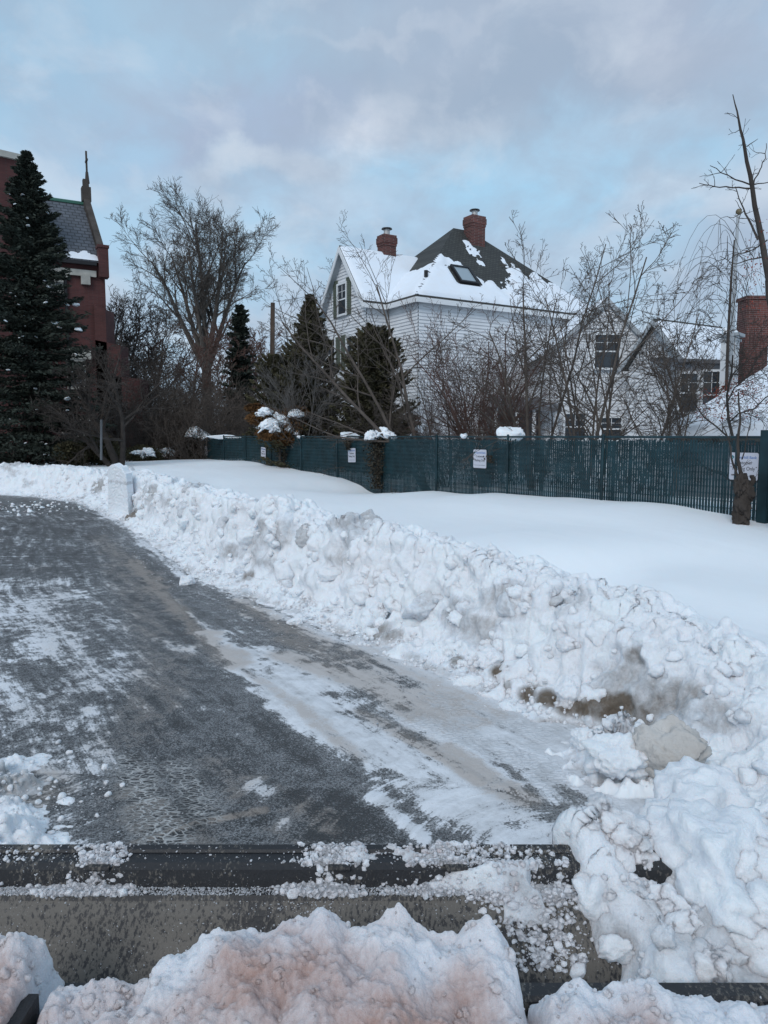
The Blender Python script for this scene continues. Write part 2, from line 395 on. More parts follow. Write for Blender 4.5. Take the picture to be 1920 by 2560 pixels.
# ------------------------------------------------------------------ the snow: road edge, bank, drifts
# base line of the bank: (photo x, y on the ground) -> world, crest height, apron width, wall width
BK = [(-900, 1232, .95, .5, 1.0), (-200, 1232, 1.0, .5, 1.0), (60, 1240, 1.05, .6, .9), (190, 1256, 1.0, .8, .8), (290, 1300, 1.12, .5, .4), (350, 1345, 1.05, .5, .5),
      (463, 1440, 1.2, .6, .5), (560, 1480, 1.25, .65, .45), (660, 1520, 1.12, .6, .55), (800, 1580, 1.12, .5, .6), (925, 1625, 1.08, .5, .6),
      (1060, 1690, 1.02, .5, .65), (1180, 1745, .98, .45, .7), (1330, 1815, .90, .45, .75), (1446, 1870, .80, .35, .75),
      (1570, 1950, .60, .35, .9), (1700, 2060, .42, .35, .9), (1700, 2130, .40, .3, .8), (1440, 2180, .50, .15, .5), (1240, 2180, .66, .2, .5)]
BP = np.array([G(p[0], p[1])[:2] for p in BK]); BH = np.array([p[2] for p in BK]); BA = np.array([p[3] for p in BK]); BW = np.array([p[4] for p in BK])
BP = np.vstack([BP[:-1], [(.78, 3.10), (.42, 2.78), (.36, 2.52), (.44, 2.34), (.56, 2.15), (.60, 1.2)]]); BH = np.append(BH[:-1], [.42, .74, .95, .93, .80, .70]); BA = np.append(BA[:-1], [.12, .10, .08, .06, .05, .05]); BW = np.append(BW[:-1], [.4, .3, .25, .25, .25, .25])
BT = np.concatenate([[0], np.cumsum(np.linalg.norm(np.diff(BP, axis=0), axis=1))])
def base_sd(x, y):
    """signed distance to the base line (positive on the snow side), arc length"""
    best = np.full(x.shape, 1e9); sd = np.zeros(x.shape); tt = np.zeros(x.shape)
    for i in range(len(BP) - 1):
        a, b = BP[i], BP[i + 1]; ab = b - a; l2 = (ab ** 2).sum()
        t = np.clip(((x - a[0]) * ab[0] + (y - a[1]) * ab[1]) / l2, 0, 1)
        dx, dy = x - (a[0] + t * ab[0]), y - (a[1] + t * ab[1]); d = dx * dx + dy * dy
        side = np.where(ab[0] * (y - a[1]) - ab[1] * (x - a[0]) > 0, 1.0, -1.0)
        mk = d < best - 1e-9
        best = np.where(mk, d, best); sd = np.where(mk, side * np.sqrt(d), sd); tt = np.where(mk, BT[i] + t * math.sqrt(l2), tt)
    return sd, tt
def fenceY(px):
    x = (px - 960) / F_PX; return 12.9 / (.553 + .93 * x)
# control points of the smooth snow surface
CT = []
for px, py in ((2100, 1345), (1920, 1307), (1800, 1281), (1666, 1261), (1504, 1250), (1300, 1236), (1110, 1228), (1000, 1232), (930, 1240), (895, 1206), (850, 1193), (780, 1180), (700, 1166), (620, 1152), (544, 1149), (440, 1148)):
    p = at(px, py, fenceY(px)); CT.append((p[0], p[1], p[2]))
for px, py, Y in ((1500, 1500, 8.6), (1300, 1330, 11.5), (1750, 1450, 8.5), (1850, 1600, 6.3), (1200, 1330, 12), (1000, 1310, 13.5), (900, 1290, 15), (760, 1250, 18), (640, 1230, 20.5), (500, 1190, 25), (380, 1168, 30), (250, 1165, 33), (60, 1160, 35), (-300, 1160, 36)):
    p = at(px, py, Y); CT.append((p[0], p[1], p[2]))
for x, y, z in ((-30, 60, .5), (0, 60, .6), (20, 50, .6), (0, 34, .55), (10, 24, .55), (16, 18, .6), (-18, 48, .6), (14, 8, .8), (8, 4, .7), (30, 30, .6), (-40, 45, .7), (1.4, 2.5, .92), (2.1, 2.5, .9), (3.2, 2.4, .8), (4, 3.5, .7), (1.5, 2.1, .78), (2.5, 2.0, .72)):
    CT.append((x, y, z))
CT = np.array(CT)
def field(x, y):
    wsum = 0; z = 0
    for cx_, cy_, cz in CT:
        s = .5 + .10 * cy_
        d2 = ((x - cx_) ** 2 + (y - cy_) ** 2) / (s * s)
        wt = 1.0 / (.12 + d2) ** 2
        wsum = wsum + wt; z = z + wt * cz
    z = z / wsum
    return z + .06 * (fbm2(x * .35, y * .35, 2, 77) - .5) + .022 * (fbm2(x * 1.6 + y * .5, y * .7, 3, 78) - .5)
# small extra heaps: (x, y, radius, height)
HEAP = []
for px, py, r_, h_ in ((30, 1925, .26, .06), (-40, 1970, .4, .10), (5, 2065, .26, .09), (-60, 2120, .5, .12), (1540, 1925, .40, .25)):
    if r_ > 0:
        g = G(px, py); HEAP.append((g[0], g[1], r_, h_))
HEAP += []
def Hsnow(x, y, detail=True):
    s, t = base_sd(x, y)
    near = sm(y, 14, 4)
    s = s + .22 * (fbm2(x * 1.7, y * 1.7, 3, 3) - .5) * (.6 + .4 * (1 - near)) + .10 * (vn2(x * 5, y * 5, 9) - .5)
    hc = np.interp(t, BT, BH); a = np.interp(t, BT, BA); wd = np.interp(t, BT, BW)
    hc = hc * (1 + .13 * (fbm2(t * .9, t * 0 + 2, 2, 21) - .5) * 2)
    Fd = field(x, y)
    apron = .13 * sm(s, -.02, a) * (.5 + 1.0 * fbm2(x * 3.1, y * 3.1, 2, 31))
    wall = sm((s - a * .75) / wd, 0, 1.0)
    back = sm(s, a + wd + .1, a + wd + .9 + .06 * y)
    top = hc * (1 - back) + Fd * back
    z = apron * (1 - wall) + top * wall
    zone = sm(s, -.02, .15) * np.maximum(1 - sm(s, a + wd + .1, a + wd + .55 + .03 * y), (1 - sm(y, 3.4, 4.4)) * sm(x, .3, .5))
    # clumps
    k = worley2(x * 2.6 + .6 * vn2(x * 3, y * 3, 1), y * 2.6, 5); k2 = worley2(x * 7 + .5 * vn2(x * 6, y * 6, 2), y * 7, 6); k3 = worley2(x * 17, y * 17, 8)
    rug = (.11 + .04 * sm(y, 3, 8)) * (.55 - k) + .06 * (.5 - k2) + .022 * (.5 - k3) + .15 * (fbm2(x * 4, y * 4, 5, 17) - .5)
    z = z + zone * rug * (.35 + .70 * wall) 
    z = np.where(s > 0, z, np.minimum(z, 0) + s * .3)
    dk = np.hypot((x - 1.62) / 1.3, (y - 5.35) / .8); z = z - .22 * np.clip(1 - dk / .55, 0, 1) * (s > .1)
    for hx, hy, hr, hh in HEAP:
        d = np.sqrt((x - hx) ** 2 + (y - hy) ** 2) / hr; zone = np.maximum(zone, .8 * (1 - sm(d, .6, 1.1))); e = 1 - sm(d + 1.1 * (fbm2(x * 6, y * 6, 4, 41) - .5), .2, 1.1)
        z = np.where(e > 0, np.maximum(np.maximum(z, 0), e * hh * (1 + 1.3 * (fbm2(x * 11, y * 11, 4, 43) - .5) + .5 * (.5 - k2) + .5 * (.5 - k3))), z)
    z = np.where((x > .2) & (z > .60), .60 + (z - .60) * sm(y + .05 * (vn2(x * 9, y * 3, 19) - .5), 1.93, 2.22), z)
    return z, s, t, zone, wall, a, wd
def fan(rows, cols, x0, x1):
    yy, tt = np.meshgrid(rows, np.linspace(x0, x1, cols), indexing='ij')
    return yy * tt, yy
def grid_faces(nr, nc):
    i = np.arange(nr * nc).reshape(nr, nc)
    return np.stack([i[:-1, :-1], i[:-1, 1:], i[1:, 1:], i[1:, :-1]], 2).reshape(-1, 4)
rows = np.concatenate([np.geomspace(1.915, 36, 1510), np.geomspace(36.3, 95, 60)])
NC = 820
X, Y = fan(rows, NC, -.74, .74)
Z, sS, tS, zone, wall, aS, wS = Hsnow(X, Y)
# displacement along the surface normal (gives the wall its undercut lumps)
gx = np.gradient(Z, axis=1) / np.gradient(X, axis=1); gy = np.gradient(Z, axis=0) / np.gradient(Y, axis=0)
ln = np.sqrt(gx * gx + gy * gy + 1); nx, ny, nz = -gx / ln, -gy / ln, 1 / ln
bil = np.abs(fbm3(X * 3.2, Y * 3.2, Z * 3.2, 4, 52) - .5) * 2
nearf = .45 + .55 * sm(Y, 2.5, 7)
dd = nearf * ((fbm3(X * 6, Y * 6, Z * 6, 5, 51) - .5) * .26 + (.16 - bil) * .20) * zone * sm(Z, .0, .1)
X2, Y2, Z2 = X + nx * dd, Y + ny * dd, Z + nz * dd
keep = Z2 > .004
# dirt: exposed soil under the wall near the alcove, grey streaks elsewhere
dirt_reflect = np.zeros_like(Z)
tA = BT[13]
_ray = np.linspace(1.9, 34, 1500)
def spot(px, py, z, r, v):
    d = ray(px, py); q = np.array([0, 0, CAMH]) + d * (_ray / d[1])[:, None]
    hz_ = Hsnow(q[:, 0], q[:, 1])[0]; k = np.argmax(q[:, 2] < np.maximum(hz_, 0)); g = q[k]
    d = np.sqrt((X2 - g[0]) ** 2 + (Y2 - g[1]) ** 2 + 2.0 * (Z2 - g[2]) ** 2)
    return v * (1 - sm(d / r, .35, 1.0))
for px, py, z, r_, v in ((1255, 1680, 0, .15, 1.0), (1275, 1710, 0, .17, 1.0), (1330, 1738, 0, .17, 1.0), (1370, 1750, 0, .17, 1.0), (1420, 1762, 0, .17, 1.0), (1460, 1770, 0, .17, 1.0), (1510, 1765, 0, .24, 1.0), (1560, 1762, 0, .22, .95), (1600, 1790, 0, .2, .8), (1640, 1760, 0, .2, .6), (1590, 1640, .5, .15, .6),
                     (1700, 1750, .4, .3, .5), (1220, 1600, .3, .2, .35), (1230, 1500, .6, .25, .22), (1420, 1500, .7, .3, .25), (1780, 1790, .4, .25, .4), (330, 1290, .3, .5, .8), (350, 1250, .5, .4, .4), (245, 1215, .4, .6, .6), (690, 1330, .6, .5, .25), (620, 1445, .1, .25, .7), (940, 1580, .1, .25, .6), (1140, 1650, .1, .12, .7), (980, 1590, .1, .2, .6),
                     (40, 1960, .1, .4, .5), (1800, 2340, .5, .25, .3), (1300, 2400, .3, .3, .5), (1500, 2350, .5, .2, .3), (190, 1248, .1, .5, .6), (1700, 2280, .5, .2, .25)):
    dirt_reflect = np.maximum(dirt_reflect, spot(px, py, z, r_ * 1.05, min(1, v * 1.1)))
dirt_reflect = np.maximum(dirt_reflect, .42 * zone * sm(fbm2(tS * 1.3, Z * 2.5, 3, 61), .52, .75) * sm(Z, .05, .4))
dirt_reflect = np.maximum(dirt_reflect, .6 * zone * (1 - sm(Z, .0, .09)) * sm(fbm2(X * 2, Y * 2, 3, 63), .45, .65))
Fq = grid_faces(*X.shape); kf = keep.ravel()[Fq].any(1)
Fq = Fq[kf]; used = np.zeros(X.size, bool); used[Fq.ravel()] = True; remap = np.cumsum(used) - 1
V = np.stack([X2, Y2, Z2], 2).reshape(-1, 3)[used]
snow = mesh_np('snow_field', V, remap[Fq], M['snow'], attrs={'dirt_reflect': dirt_reflect.ravel()[used], 'rough': (.06 + zone).ravel()[used]})
tag(snow, kind='structure')
# far ground to the horizon
g = MB(); g.poly([(-900, -300, -.03), (900, -300, -.03), (900, 1500, -.03), (-900, 1500, -.03)])
gm = g.build('ground', M['roof_snow']); tag(gm, kind='structure')

# lumps that make up the broken face of the bank
def on_bank(n, smin, smax, tmin=0, tmax=1e9, seed=1):
    r_ = np.random.default_rng(seed)
    t = r_.uniform(max(tmin, 0), min(tmax, BT[-2]), n); i = np.clip(np.searchsorted(BT, t) - 1, 0, len(BP) - 2)
    f = (t - BT[i]) / (BT[i + 1] - BT[i]); p = BP[i] * (1 - f)[:, None] + BP[i + 1] * f[:, None]
    d = BP[i + 1] - BP[i]; d = d / np.linalg.norm(d, axis=1)[:, None]; nrm = np.stack([-d[:, 1], d[:, 0]], 1)
    s = r_.uniform(smin, smax, n)
    return p + nrm * s[:, None], t, s
acc = Acc()
for (n, s0, s1, r0, r1, emb, sub, seed) in ((380, .25, 1.2, .08, .22, .70, 4, 1), (850, .12, 1.25, .03, .085, .62, 3, 2), (4600, -.10, .5, .010, .032, .15, 2, 3), (2600, -.55, .1, .004, .014, .0, 1, 4)):
    p, t, s = on_bank(n, s0, s1, BT[2], BT[-2], seed)
    r_ = np.random.default_rng(seed + 90); rad = r0 * (r1 / r0) ** (r_.random(n) ** 1.6)
    z, ss, *_ = Hsnow(p[:, 0], p[:, 1])
    far = np.linalg.norm(p, axis=1); ok = (ss > s0 - .2) & (ss < 1.55)
    z = np.maximum(z, 0)
    c = np.stack([p[:, 0], p[:, 1], z - rad * emb], 1)[ok]
    dl = np.where(r_.random(n) < .12, r_.uniform(.1, .45, n), 0)[ok]
    acc.add(*lump_arrays(c, rad[ok], sub, .8, .45, seed, dl))
# near heap, right of the plough: heavy clods
r_ = np.random.default_rng(5)
n = 1150; px = r_.uniform(.35, 2.9, n); py = r_.uniform(2.02, 3.9, n); rad = .010 * (9.0 ** (r_.random(n) ** 1.9))
z, ss, *_ = Hsnow(px, py); ok = z > .15
acc.add(*lump_arrays(np.stack([px, py, z - rad * .25], 1)[ok], rad[ok], 4, .85, .6, 77, np.where(r_.random(n) < .25, .3, 0)[ok]))
n = 2500; px = r_.uniform(.7, 2.9, n); py = r_.uniform(2.12, 3.9, n); rad = .004 * (4 ** (r_.random(n)))
z, ss, *_ = Hsnow(px, py); ok = z > .1
acc.add(*lump_arrays(np.stack([px, py, z], 1)[ok], rad[ok], 1, .9, .4, 78))
# left heap clods and crumbs thrown on the road
for (gx_, gy_, sd_, n, r0, r1) in ((G(20, 1990)[0], G(20, 1990)[1], .30, 300, .004, .03), (G(80, 2060)[0], G(80, 2060)[1], .35, 600, .003, .009), (G(60, 1270)[0], G(60, 1270)[1], 1.3, 160, .02, .08)):
    px = r_.normal(gx_, sd_, n); py = r_.normal(gy_, sd_, n); rad = r0 * ((r1 / r0) ** (r_.random(n) ** 2))
    z, *_ = Hsnow(px, py)
    acc.add(*lump_arrays(np.stack([px, py, np.maximum(z, 0) + rad * .3], 1), rad, 2, .8, .4, 79, np.where(r_.random(n) < .3, .35, 0)))
o = acc.build('snow_rubble', M['snow']); tag(o, 'broken snow clods and crumbs heaped along the ploughed bank', 'snow', kind='stuff')

# ------------------------------------------------------------------ the road
rr_ = np.geomspace(1.5, 45, 620); XR, YR = fan(rr_, 560, -1.1, .75)
sR, tR = base_sd(XR, YR)
WN = fbm2(XR * 3.3, YR * 3.3, 5, 35)
def stroke(pts, wid, val):
    """soft band along a ground line"""
    best = np.full(XR.shape, 1e9); P_ = [G(*p)[:2] for p in pts]
    wv = np.full(XR.shape, wid if not isinstance(wid, tuple) else wid[0])
    nS = len(P_) - 1
    for i in range(nS):
        a, b = P_[i], P_[i + 1]; ab = b - a; l2 = (ab ** 2).sum()
        t = np.clip(((XR - a[0]) * ab[0] + (YR - a[1]) * ab[1]) / l2, 0, 1)
        d = np.hypot(XR - a[0] - t * ab[0], YR - a[1] - t * ab[1])
        if isinstance(wid, tuple): wv = np.where(d < best, wid[0] + (wid[1] - wid[0]) * (i + t) / nS, wv)
        best = np.minimum(best, d)
    return val * (1 - sm(best / wv + .9 * (WN - .5), .15, 1.15))
wob = .35 * (fbm2(XR * 1.2, YR * 1.2, 4, 5) - .5) + .45 * (fbm2(sR * 4.5, tR * .9, 5, 15) - .5) + .35 * (fbm2(XR * 5, YR * 5, 4, 25) - .5)
cov = np.full(XR.shape, .24) + wob * 1.0
cov = cov + .55 * (1 - sm(-sR, .02, .28))
for pts, wd_, v in (
    (((640, 1560), (860, 1660), (1100, 1760), (1400, 1880), (1560, 1960)), (.55, 1.0), .33), (((760, 1720), (1000, 1850), (1250, 1980), (1450, 2080)), (.5, .8), .20),
    (((520, 1560), (640, 1660), (780, 1780)), .35, .25), (((480, 1480), (620, 1560)), .3, .15),
    (((500, 1590), (640, 1680), (760, 1790), (900, 1880), (1090, 1990), (1300, 2120)), (.24, .40), .40),
    (((700, 1640), (900, 1720), (1150, 1800), (1400, 1880)), (.4, .7), .34),
    (((620, 1640), (760, 1760), (960, 1850), (1200, 1960), (1420, 2080)), (.5, .75), .33),
    (((1100, 1790), (1300, 1870), (1440, 1940), (1500, 2020)), .45, .30),
    (((940, 2000), (1010, 2060), (1100, 2130)), .10, .75), (((920, 2120), (1000, 2200)), .2, .3),
    (((460, 1540), (540, 1600), (600, 1640)), .20, .35), (((400, 1600), (480, 1625)), .22, .3),
    (((420, 1480), (500, 1560), (580, 1620)), .07, .45),
    (((60, 1470), (110, 1650), (40, 1850)), 1.4, .36), (((30, 1500), (120, 1620)), .8, .12),
    (((20, 1350), (300, 1360)), 1.2, .20), (((0, 1285), (240, 1300)), .9, .16), (((0, 1420), (300, 1400)), .4, .14), (((0, 1392), (260, 1392)), .10, .30), (((0, 1450), (330, 1460)), .35, .10),
    (((640, 1960), (690, 2010), (740, 2060)), .12, .6), (((560, 1790), (640, 1900)), .2, .1), (((0, 1990), (140, 2110)), .6, .30), (((0, 2130), (500, 2124)), .15, .2),
    (((300, 1980), (500, 2100)), .2, .04), (((500, 1830), (560, 1900)), .3, .06),
    (((430, 1420), (520, 1425)), .35, -.14), (((330, 1400), (470, 1560), (560, 1660)), .22, -.10),
    (((560, 1560), (680, 1560), (750, 1620)), .25, -.22), (((640, 1800), (730, 1900)), .30, -.25), (((520, 1900), (700, 2000)), .35, -.12), (((380, 1750), (450, 2080)), .4, -.15),
    (((830, 1990), (900, 2050), (980, 2115)), .16, -.55), (((730, 2000), (820, 2080)), .18, -.5), (((1060, 1940), (1180, 2000)), .10, -.1),
    (((1330, 1990), (1400, 2040), (1530, 2110)), .17, -.60), (((1440, 1990), (1560, 2060)), .10, -.40), (((1430, 1890), (1500, 1895)), .10, -.55), (((1280, 2060), (1330, 2090)), .10, -.3),
    (((690, 1560), (780, 1580)), .2, -.15), (((870, 1600), (760, 1560)), .12, -.1)):
    cov = cov + stroke(pts, wd_, v)
slush = np.zeros(XR.shape)
for pts, wd_, v in ((((280, 1380), (420, 1650), (330, 1850)), .5, .40), (((100, 1420), (200, 1700), (60, 1900)), .5, .25), (((560, 1900), (700, 2020), (820, 2110)), .3, .35),(((330, 1400), (420, 1500), (520, 1600), (600, 1660)), (.25, .3), .8), (((600, 1500), (800, 1640), (1000, 1730), (1140, 1800)), (.35, .5), .6),
    (((900, 1780), (1100, 1880), (1300, 2000)), (.15, .2), .75), (((700, 1560), (1000, 1680), (1250, 1790)), .25, .55), (((560, 1640), (760, 1780), (900, 1900)), .12, .6), (((1000, 1840), (1130, 1910), (1200, 1960)), .10, .9), (((350, 1450), (480, 1560)), .4, .5), (((700, 1640), (900, 1700), (1040, 1780)), (.3, .4), .8),
    (((330, 2115), (500, 2060), (660, 2030)), .05, .7), (((300, 1980), (500, 2120)), .3, .45), (((20, 1930), (100, 1990)), .4, .6), (((240, 1340), (380, 1460)), .5, .5), (((900, 1620), (1200, 1760)), .2, .4)):
    slush = np.maximum(slush, stroke(pts, wd_, v))
slush = np.clip(slush + wob * .5, 0, 1)
tread = np.zeros(XR.shape)
for pts, wd_, v in ((((300, 1900), (370, 2000), (420, 2110)), .19, 1.0), (((950, 1780), (1250, 1870), (1500, 2050)), .28, .9), (((440, 1920), (520, 2040)), .15, .7), (((1100, 1760), (1350, 1840)), .25, .8)):
    tread = np.maximum(tread, stroke(pts, wd_, v))
ridge = stroke(((330, 2118), (420, 2085), (540, 2045), (660, 2025)), .045, 1.0) + .6 * stroke(((1020, 1850), (1130, 1915), (1210, 1960), (1325, 1988)), .035, 1.0)
ZR = .004 + .012 * np.clip(cov - .45, 0, 1) * (1 + fbm2(XR * 9, YR * 9, 3, 8)) + .016 * ridge * (.5 + fbm2(XR * 25, YR * 25, 2, 18))
def road_mat():
    m = bpy.data.materials.new('icy_asphalt'); m.use_nodes = True; t = m.node_tree; b = t.nodes['Principled BSDF']
    A = lambda n: N(t, 'ShaderNodeAttribute', attribute_name=n).outputs['Fac']
    uv = N(t, 'ShaderNodeUVMap', uv_map='UVMap').outputs[0]; P = N(t, 'ShaderNodeNewGeometry').outputs['Position']
    def nz(vec, scale, det=6, ro=.6, mp=None, dist=0):
        if mp:
            mm = N(t, 'ShaderNodeMapping'); mm.inputs[3].default_value = mp; L(t, vec, mm.inputs[0]); vec = mm.outputs[0]
        n = N(t, 'ShaderNodeTexNoise'); n.inputs['Scale'].default_value = scale; n.inputs['Detail'].default_value = det
        n.inputs['Roughness'].default_value = ro; n.inputs['Distortion'].default_value = dist; L(t, vec, n.inputs[0]); return n.outputs[0]
    streak = nz(uv, 1.0, 8, .68, (7.0, .8, 1)); fine = nz(P, 70, 4, .75); mid = nz(P, 7, 8, .72, dist=.4); big = nz(P, 1.1, 5, .6)
    fr = nz(uv, 1.0, 4, .8, (45, 4.5, 1)); grit = nz(P, 190, 2, .8)
    # cover threshold: large mask + streaks + breakup
    def lin(*terms):
        r = None
        for o_, k_ in terms:
            q = math_(t, 'MULTIPLY', math_(t, 'SUBTRACT', o_, .5), k_); r = q if r is None else math_(t, 'ADD', r, q)
        return r
    v = math_(t, 'ADD', A('cover'), lin((streak, 1.9), (mid, 1.7), (fine, 1.6), (fr, .9), (big, .5)))
    snowf = ramp(t, [(.47, 0.0), (.76, 1.0)]); L(t, v, snowf.inputs[0])
    frost = math_(t, 'ADD', math_(t, 'MULTIPLY', A('cover'), .55), lin((fine, 2.4), (grit, 1.8), (mid, 1.3), (streak, 1.2)))
    frostf = ramp(t, [(.06, 0.0), (.46, .85)]); L(t, frost, frostf.inputs[0])
    asph = ramp(t, [(.3, (.016, .016, .017)), (.7, (.052, .052, .051))]); L(t, fine, asph.inputs[0])
    sl = math_(t, 'ADD', A('slush'), lin((mid, 1.6), (streak, 1.4), (fine, .8)))
    slf = ramp(t, [(.30, 0.0), (.75, .85)]); L(t, sl, slf.inputs[0])
    c = mixc(t, frostf.outputs[0], asph.outputs[0], (.40, .41, .42))
    c = mixc(t, slf.outputs[0], c, (.30, .26, .225))
    # tread prints
    mp = N(t, 'ShaderNodeMapping'); mp.inputs[3].default_value = (16, 34, 1); mp.inputs[2].default_value = (0, 0, .35); L(t, P, mp.inputs[0])
    vo = N(t, 'ShaderNodeTexVoronoi', feature='DISTANCE_TO_EDGE'); vo.inputs['Scale'].default_value = 1; L(t, mp.outputs[0], vo.inputs['Vector'])
    tr = ramp(t, [(.03, 1.0), (.12, 0.0)]); L(t, vo.outputs['Distance'], tr.inputs[0])
    trf = math_(t, 'MULTIPLY', math_(t, 'MULTIPLY', tr.outputs[0], A('tread')), math_(t, 'MULTIPLY', mid, 2.4), clamp=True)
    c = mixc(t, trf, c, (.48, .48, .47))
    sc = ramp(t, [(.36, (.48, .485, .49)), (.60, (.84, .86, .89))]); L(t, math_(t, 'ADD', math_(t, 'MULTIPLY', mid, .5), math_(t, 'MULTIPLY', streak, .5)), sc.inputs[0])
    warm = math_(t, 'MULTIPLY', slf.outputs[0], .8)
    c2 = mixc(t, warm, sc.outputs[0], (.42, .36, .31))
    c = mixc(t, snowf.outputs[0], c, c2)
    L(t, c, b.inputs['Base Color'])
    ro = ramp(t, [(0, .42), (.6, .75)]); L(t, snowf.outputs[0], ro.inputs[0]); L(t, ro.outputs[0], b.inputs['Roughness'])
    b.inputs['Specular IOR Level'].default_value = .4
    h = math_(t, 'ADD', math_(t, 'MULTIPLY', fine, .5), math_(t, 'ADD', math_(t, 'MULTIPLY', snowf.outputs[0], .9), math_(t, 'MULTIPLY', mid, .6)))
    h = math_(t, 'ADD', h, math_(t, 'ADD', math_(t, 'MULTIPLY', trf, .5), math_(t, 'MULTIPLY', streak, 1.2)))
    bp = N(t, 'ShaderNodeBump'); bp.inputs['Distance'].default_value = .012; L(t, h, bp.inputs['Height']); L(t, bp.outputs[0], b.inputs['Normal'])
    return m
road = mesh_np('road', np.stack([XR, YR, ZR], 2).reshape(-1, 3), grid_faces(*XR.shape), road_mat(), attrs={'cover': cov.ravel(), 'slush': slush.ravel(), 'tread': tread.ravel()},
               uv=np.stack([sR.ravel(), tR.ravel()], 1))
tag(road, kind='structure')

# ------------------------------------------------------------------ single clods of snow
def clod(px, py, r, label, mt='snow', zz=None, sub=5, flat=.85, seed=1, dirt_reflect=0., emb=.15, group=None, name='snow_clod', rough=.5, sq=(1, 1, 1), Y=None, freq=2.0):
    g = G(px, py, zz or 0) if Y is None else at(px, py, Y)
    if zz is None and Y is None:
        h = float(max(Hsnow(np.array([g[0]]), np.array([g[1]]))[0][0], 0)); zc = h
    else: zc = g[2]
    V, Fq, D = lump_arrays([(0, 0, 0)], [r], sub, flat, rough, seed, np.array([dirt_reflect]), freq)
    q = V / r; V = V * (1 + .12 * (fbm3(q[:, 0] * 6 + 5, q[:, 1] * 6, q[:, 2] * 6 + seed, 3, 5) - .5)[:, None]) * np.array(sq)
    V = V + np.array([g[0], g[1], zc + r * flat * (.5 - emb)])
    o = mesh_np(name, V, Fq, M[mt], attrs={'dirt_reflect': D, 'rough': np.ones(len(V))})
    tag(o, label, 'snow clod', group); return o
M['block'] = snow_mat('dirty_block', dirt_reflect_col=(.36, .32, .28), tint=(.66, .64, .61), bumpd=.012, tintvar=(.54, .51, .47))
clod(1682, 1985, .205, 'dirty tan grey block of ice at the foot of the snow bank', 'block', seed=14, dirt_reflect=.12, flat=.95, emb=-.35, rough=.35, name='ice_block')
clod(1540, 1960, .23, 'big white lump of snow left of the tan ice block', seed=22, emb=-.1)
clod(1460, 1900, .10, 'small white snow lump between the dark soil and the big white lump', seed=9)
clod(465, 1462, .10, 'lone white snow lump lying on the dark asphalt by the tyre track', seed=4, emb=0)
clod(1225, 1700, .14, 'white snow boulder left of the exposed dark soil', seed=32)
clod(1420, 1790, .13, 'white snow lump just below the exposed dark soil', seed=35)
clod(740, 1600 - 40, .09, 'white snow lump at the edge of the bank apron', seed=41)
clod(1800, 2200, .27, 'huge round white lump on the bank at the right edge', zz=.78, seed=52, sub=5, dirt_reflect=.05, emb=.6)
clod(1740, 1960 + 120, .22, 'ragged upright snow lump above the huge round lump', zz=.66, seed=55, sub=5, flat=1.2, emb=.5)
# cut slab of snow standing at the bank corner
a0 = G(270, 1288); a1 = G(322, 1300); nn = np.array([.15, 1, 0]) * .35
slab = MB(); q = np.array([0, 0, 1.]); sl_e = empty('snow_slab', (a0 + a1) / 2, 'flat cut slab of snow standing upright at the bank corner', 'snow slab')
nxs, nzs = 14, 30; Vs = []; 
for side in (0, 1):
    for j in range(nzs + 1):
        for i in range(nxs + 1):
            f = i / nxs; h = j / nzs; inset = .16 * h
            p = a0 * (1 - f) + a1 * f; p = p + (a1 - a0) * (inset * (.5 - f)) + nn * side
            topz = 1.38 + .12 * math.sin(f * 5) + .14 * math.exp(-((f - .75) / .12) ** 2)
            Vs.append((p[0] + .008 * random.random(), p[1] + .03 * random.random(), h * topz * (1 if side == 0 else 1.02)))
Vs = np.array(Vs); k = (nxs + 1) * (nzs + 1); f1_ = grid_faces(nzs + 1, nxs + 1); f2_ = f1_[:, ::-1] + k
idx = np.arange(k).reshape(nzs + 1, nxs + 1); ring = np.concatenate([idx[:, 0], idx[-1, 1:], idx[::-1, -1][1:]])
f3_ = np.stack([ring[:-1], ring[1:], ring[1:] + k, ring[:-1] + k], 1)
o = mesh_np('slab_body', Vs, np.concatenate([f1_, f2_, f3_]), M['snow'], parent=sl_e, smooth=False, attrs={'dirt_reflect': np.where(np.abs(Vs[:, 2] - 1.0) < .04, .35, .05), 'rough': np.full(len(Vs), .35)})

